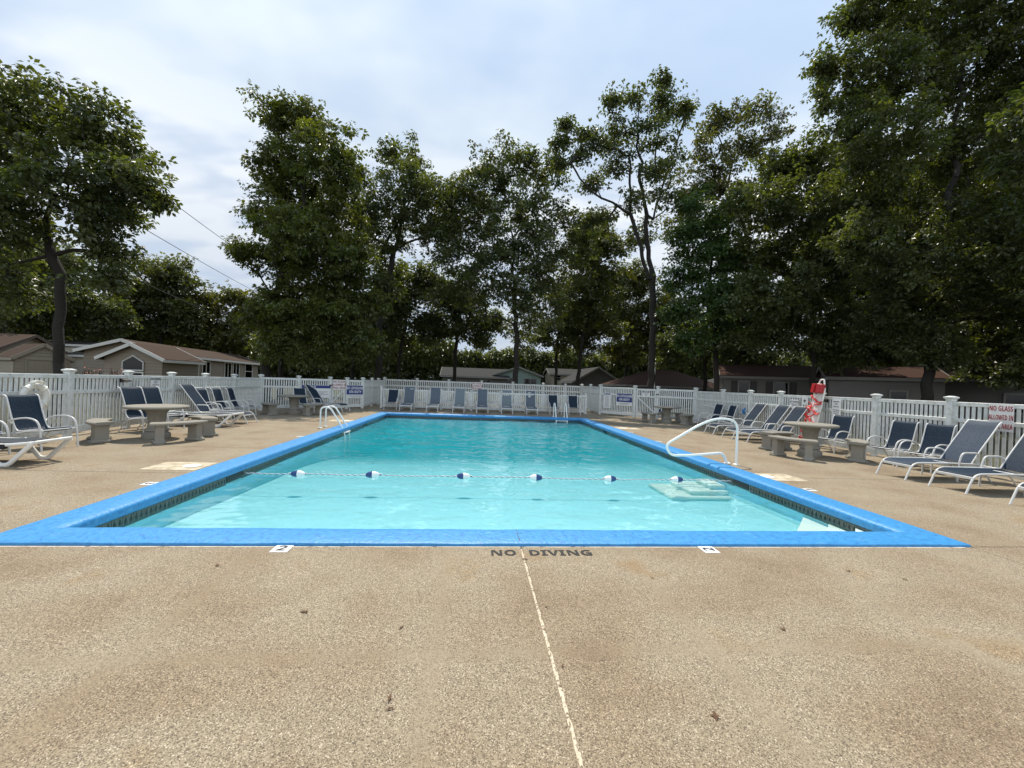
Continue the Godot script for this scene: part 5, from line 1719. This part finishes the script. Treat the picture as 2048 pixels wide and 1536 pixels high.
	tree("oak_tree", "oak whose crown closes the gap behind the grey lap sided house", Vector3(30.58, 0, -28.00), Vector2(0, 0), 4.5, 0.22, [[27.0,19.0,-28.7,3.1], [31.4,16.6,-30.4,3.8], [27.4,13.6,-29.3,3.2], [31.3,12.1,-28.6,3.6], [28.8,9.8,-29.3,3.2], [32.0,8.6,-28.4,3.1], [30.9,6.8,-29.6,2.8], [32.6,17.3,-28.1,3.6]], {"leaf": 1.15})
	tree("oak_tree", "oak standing behind the dark house at the far right edge", Vector3(38.72, 0, -28.00), Vector2(0, 0), 4.5, 0.22, [[33.7,15.5,-27.3,3.9], [36.5,16.8,-26.4,3.8], [40.4,15.4,-26.7,3.9], [33.8,11.5,-26.3,3.6], [42.7,12.3,-29.6,4.1], [32.1,8.5,-25.8,3.1], [36.5,7.7,-26.1,3.2], [43.9,8.9,-28.6,3.5], [38.5,6.3,-29.0,2.8]], {"leaf": 1.15})


func houses() -> void:
	# tan house with an arched window in its gabled front wing
	var L := 17.7
	var t := PI / 2 + 0.147
	var along := Vector3(cos(t), 0, -sin(t)); var front := Vector3(sin(t), 0, cos(t))
	var mid := Vector3(-21.8, 0, -30.0) + along * L / 2 - front * 2.2
	var h := house("tan_house", "tan house with an arched window in its gable and a long brown roof", mid, t, Vector3(L, 2.75, 4.4), 0.72, "siding_tan", "shingle_brown", [["f", "sash", 1.15 - L / 2, 1.75, 1.2, 1.25], ["f", "slider", 4.0 - L / 2, 1.7, 1.5, 1.5], ["f", "slider", 6.0 - L / 2, 1.7, 1.3, 1.5], ["f", "slider", 10.1 - L / 2, 1.75, 1.4, 1.5], ["f", "slider", 11.9 - L / 2, 1.75, 1.4, 1.5], ["f", "sash", 15.0 - L / 2, 1.8, 1.9, 1.5]])
	var wing := house("front_wing", "x", Vector3(-21.6, 0, -29.0), PI / 2 - 0.05, Vector3(3.0, 2.3, 3.5), 0.80, "siding_tan", "shingle_brown", [["l", "peak", 0.0, 1.98, 1.25, 0.9], ["l", "sash", 0.0, 0.95, 1.25, 0.9]], {"over": 0.3})
	var lamp := Shape.new()
	lamp.cbox(Vector3(0, 0, 0), Vector3(0.22, 0.3, 0.2), 0.03)
	for c in wing.get_children():
		var w: Transform3D = wing.transform * c.transform
		wing.remove_child(c)
		h.add_child(c, true)
		c.transform = h.transform.affine_inverse() * w
	remove_child(wing)
	wing.free()
	obj("lantern", lamp, mats.black_plastic_and_shade, h, h.transform.affine_inverse() * Vector3(-20.2, 2.2, -27.6))
	# brown roofed house and its shed at the left edge
	house("brown_roofed_house", "brown roofed house at the far left edge beyond the fence", Vector3(-38.0, 0, -32.3), 0.05, Vector3(11.0, 2.35, 6.0), 1.35, "siding_beige", "shingle_brown", [["f", "sash", 1.0, 1.5, 1.0, 1.1]], {"trim": "trim_brown"})
	house("garden_shed", "small beige gabled shed with panelled double doors", Vector3(-28.9, 0, -29.2), 2.62, Vector3(2.6, 2.05, 2.45), 0.85, "siding_beige", "shingle_brown", [["l", "garage", 0.0, 1.05, 1.5, 1.85]], {"trim": "siding_beige", "over": 0.14})
	var cream := house("cream_trailer_house", "long cream coloured flat roofed home behind the thick dark trunk", Vector3(-35.0, 0, -39.0), -0.12, Vector3(8.5, 3.4, 4.0), 0.35, "siding_cream", "shingle_grey", [["f", "sash", 0.6, 2.0, 0.7, 0.8], ["f", "sash", -2.4, 1.6, 0.9, 1.0]], {"over": 0.2})
	house("cream_annex", "lower cream annex with a flat roof right of the cream home", Vector3(-30.9, 0, -36.6), -0.12, Vector3(4.4, 2.5, 3.0), 0.2, "siding_cream", "shingle_grey", [["f", "sash", -1.6, 1.5, 0.5, 0.7]], {"over": 0.2})
	# in the middle distance
	house("grey_roofed_house", "low house with a long grey roof behind the far fence", Vector3(-0.6, 0, -61.0), 0.0, Vector3(9.0, 2.35, 6.0), 1.15, "siding_dark", "shingle_grey", [["f", "slider", 1.5, 1.4, 1.6, 1.1]], {"trim": "trim_grey"})
	house("green_house", "green gabled house with white windows behind the round topped oak", Vector3(5.5, 0, -62.5), PI / 2, Vector3(8.0, 2.75, 6.6), 1.15, "siding_green", "shingle_grey", [["l", "slider", -1.7, 1.7, 1.9, 1.2], ["l", "slider", 1.8, 1.7, 1.7, 1.2]], {"trim": "trim_grey"})
	house("white_house", "pale two storey house between slim trunks", Vector3(13.2, 0, -65.0), 0.0, Vector3(4.4, 3.3, 5.0), 0.8, "siding_beige", "shingle_grey", [["f", "sash", -1.0, 2.7, 0.7, 0.8], ["f", "sash", 1.0, 1.2, 0.8, 1.0]], {"trim": "trim_grey"})
	house("grey_gabled_house", "dark grey gabled house with pale trim left of the brown hip roof", Vector3(14.0, 0, -51.5), PI / 2, Vector3(7.0, 2.15, 5.6), 1.65, "siding_dark", "shingle_grey", [["l", "slider", 0.0, 1.2, 1.6, 1.0]], {"trim": "trim_grey"})
	house("hip_roofed_house", "wide house under a reddish brown hip roof behind the right gate", Vector3(18.8, 0, -41.5), 0.0, Vector3(9.6, 1.95, 7.0), 1.6, "siding_grey", "shingle_dark", [["f", "slider", -2.0, 1.3, 1.5, 0.9]], {"trim": "trim_grey", "hip": true, "over": 0.45})
	house("far_white_house", "far pale gabled house between two dark trunks on the right", Vector3(32.5, 0, -52.0), PI / 2 - 0.3, Vector3(7.0, 2.2, 6.5), 1.15, "siding_pale", "shingle_grey", [["l", "slider", 0.5, 1.3, 1.5, 1.0]])
	house("shuttered_house", "grey sided house with dark shutters behind the red backboard", Vector3(19.4, 0, -27.0), -0.5, Vector3(5.2, 2.62, 4.0), 0.75, "siding_grey", "shingle_dark", [["f", "shuttered", -1.35, 1.75, 0.62, 1.1], ["f", "shuttered", 0.75, 1.75, 0.8, 1.1]], {"trim": "trim_grey", "over": 0.2})
	house("grey_house", "grey lap sided house in deep shade behind the right fence", Vector3(22.6, 0, -22.0), -0.6, Vector3(4.8, 2.62, 3.8), 0.6, "siding_grey", "shingle_dark", [["f", "sash", 0.6, 1.5, 0.7, 0.9]], {"trim": "trim_grey", "over": 0.2})
	house("dark_house", "dark sided house in shade at the far right edge", Vector3(28.6, 0, -20.5), -0.75, Vector3(7.0, 2.75, 4.4), 0.7, "siding_dark", "shingle_dark", [["f", "slider", 0.5, 1.5, 1.5, 1.0]], {"trim": "trim_grey", "over": 0.2})


func overhead() -> void:
	# power lines over the left side, sagging between far poles out of the picture
	for k in [[Vector3(-14.20, 9.48, -16.00), Vector3(-23.28, 12.91, -45.00), "upper power line from the left oak to the yellow green oak"], [Vector3(-15.80, 8.45, -16.00), Vector3(-23.17, 9.90, -45.00), "middle power line across the gap of sky on the left"], [Vector3(-19.43, 7.73, -17.00), Vector3(-28.01, 7.73, -45.00), "lowest power line crossing the dark trunk on the left"]]:
		var pts := []
		for i in 25:
			var f := i / 24.0
			pts.append((k[0] as Vector3).lerp(k[1], f) - Vector3(0, 0.12 * 4 * f * (1 - f), 0))
		var s := Shape.new()
		s.tube(pts, 0.018, 5)
		tag(obj("power_line", s, mats.cable), k[2], "power line")
	var p := thing("weather_sensor", "thin white pole with a small sensor above the right gate", "pole", Vector3(12.93, 0, -30))
	var s := Shape.new()
	s.tube([Vector3(0, 0, 0), Vector3(0, 3.2, 0)], 0.045, 8)
	obj("mast", s, mats.white_enamel, p)
	s = Shape.new()
	s.lathe([Vector2(0, 3.2), Vector2(0.09, 3.2), Vector2(0.14, 3.32), Vector2(0.14, 3.45), Vector2(0.08, 3.55), Vector2(0, 3.56)], 12)
	obj("sensor", s, mats.white_enamel, p, Vector3(-0.12, 0, 0))
	s = Shape.new()
	s.cbox(Vector3(-0.2, 2.95, 0), Vector3(0.4, 0.05, 0.05), 0.01)
	obj("bracket", s, mats.white_enamel, p)
	# pink flowers that look over the left fence
	var r := RandomNumberGenerator.new()
	r.seed = 3
	for k in [[Vector3(-16.2, 0, -19.6), "pink flowering plant over the left fence below the arched window"], [Vector3(-17.1, 0, -19.4), "pale pink flowering plant over the left fence, left of the redder one"]]:
		var f := thing("flowering_plant", k[1], "plant", k[0])
		s = Shape.new()
		for i in 26:
			var a := r.randf() * TAU
			s.tube([Vector3(0, 0, 0), Vector3(cos(a) * 0.12, 0.8, sin(a) * 0.12), Vector3(cos(a) * 0.30, 1.25 + r.randf() * 0.3, sin(a) * 0.30)], 0.012, 4)
		obj("stem", s, mats.bark, f)
		s = Shape.new()
		for i in 26:
			var c := Vector3(r.randfn() * 0.18, 1.42 + r.randfn() * 0.10, r.randfn() * 0.18)
			for j in 5:
				var a := r.randf() * TAU
				var d := Vector3(cos(a), r.randf_range(-0.3, 0.6), sin(a)) * 0.06
				var e := d.cross(Vector3.UP).normalized() * 0.03
				s.quad(c, c + d * 0.5 - e, c + d, c + d * 0.5 + e)
		var q := obj("blossom", s, mats.flower_pink, f)
		q.set_meta("kind", "stuff")


func woodland() -> void:
	# the far wood that closes the view behind the houses: one mass of foliage on uneven ground
	var r := RandomNumberGenerator.new()
	r.seed = 77
	var tone := noise(FastNoiseLite.TYPE_SIMPLEX_SMOOTH, 0.09, 3, 5)
	var mm := MultiMesh.new()
	mm.transform_format = MultiMesh.TRANSFORM_3D
	mm.use_colors = true
	mm.mesh = spray_mesh(1)
	mm.instance_count = 52000
	for i in mm.instance_count:
		var x := r.randf_range(-120, 120)
		var z := -72.0 - absf(r.randfn()) * 8.0 + absf(x) * 0.25
		var top := 8.0 + 4.0 * tone.get_noise_2d(x * 1.6, 3.0) + 2.0 * tone.get_noise_2d(x * 6.0, 9.0)
		var y := top * pow(r.randf(), 0.75)
		var d := Basis(Vector3.UP, r.randf() * TAU) * Basis(Vector3.RIGHT, r.randf_range(-0.7, 0.7))
		mm.set_instance_transform(i, Transform3D(d.scaled(Vector3.ONE * r.randf_range(2.2, 3.6)), Vector3(x, y, z)))
		var v := r.randf_range(0.8, 1.2) * (1.0 + 0.5 * tone.get_noise_2d(x * 2.0, y * 3.0))
		mm.set_instance_color(i, Color(0.095 * v, 0.112 * v, 0.036 * v))
	var q := MultiMeshInstance3D.new()
	q.name = "woodland"
	q.multimesh = mm
	q.material_override = mats.leaf
	tag(q, "far green wood that closes the view behind the houses", "", "", "stuff")
	add_child(q)


func _ready() -> void:
	surroundings()
	make_materials()
	ground_and_deck()
	pool()
	houses()
	fences()
	trees()
	woodland()
	furniture()
	hardware()
	overhead()
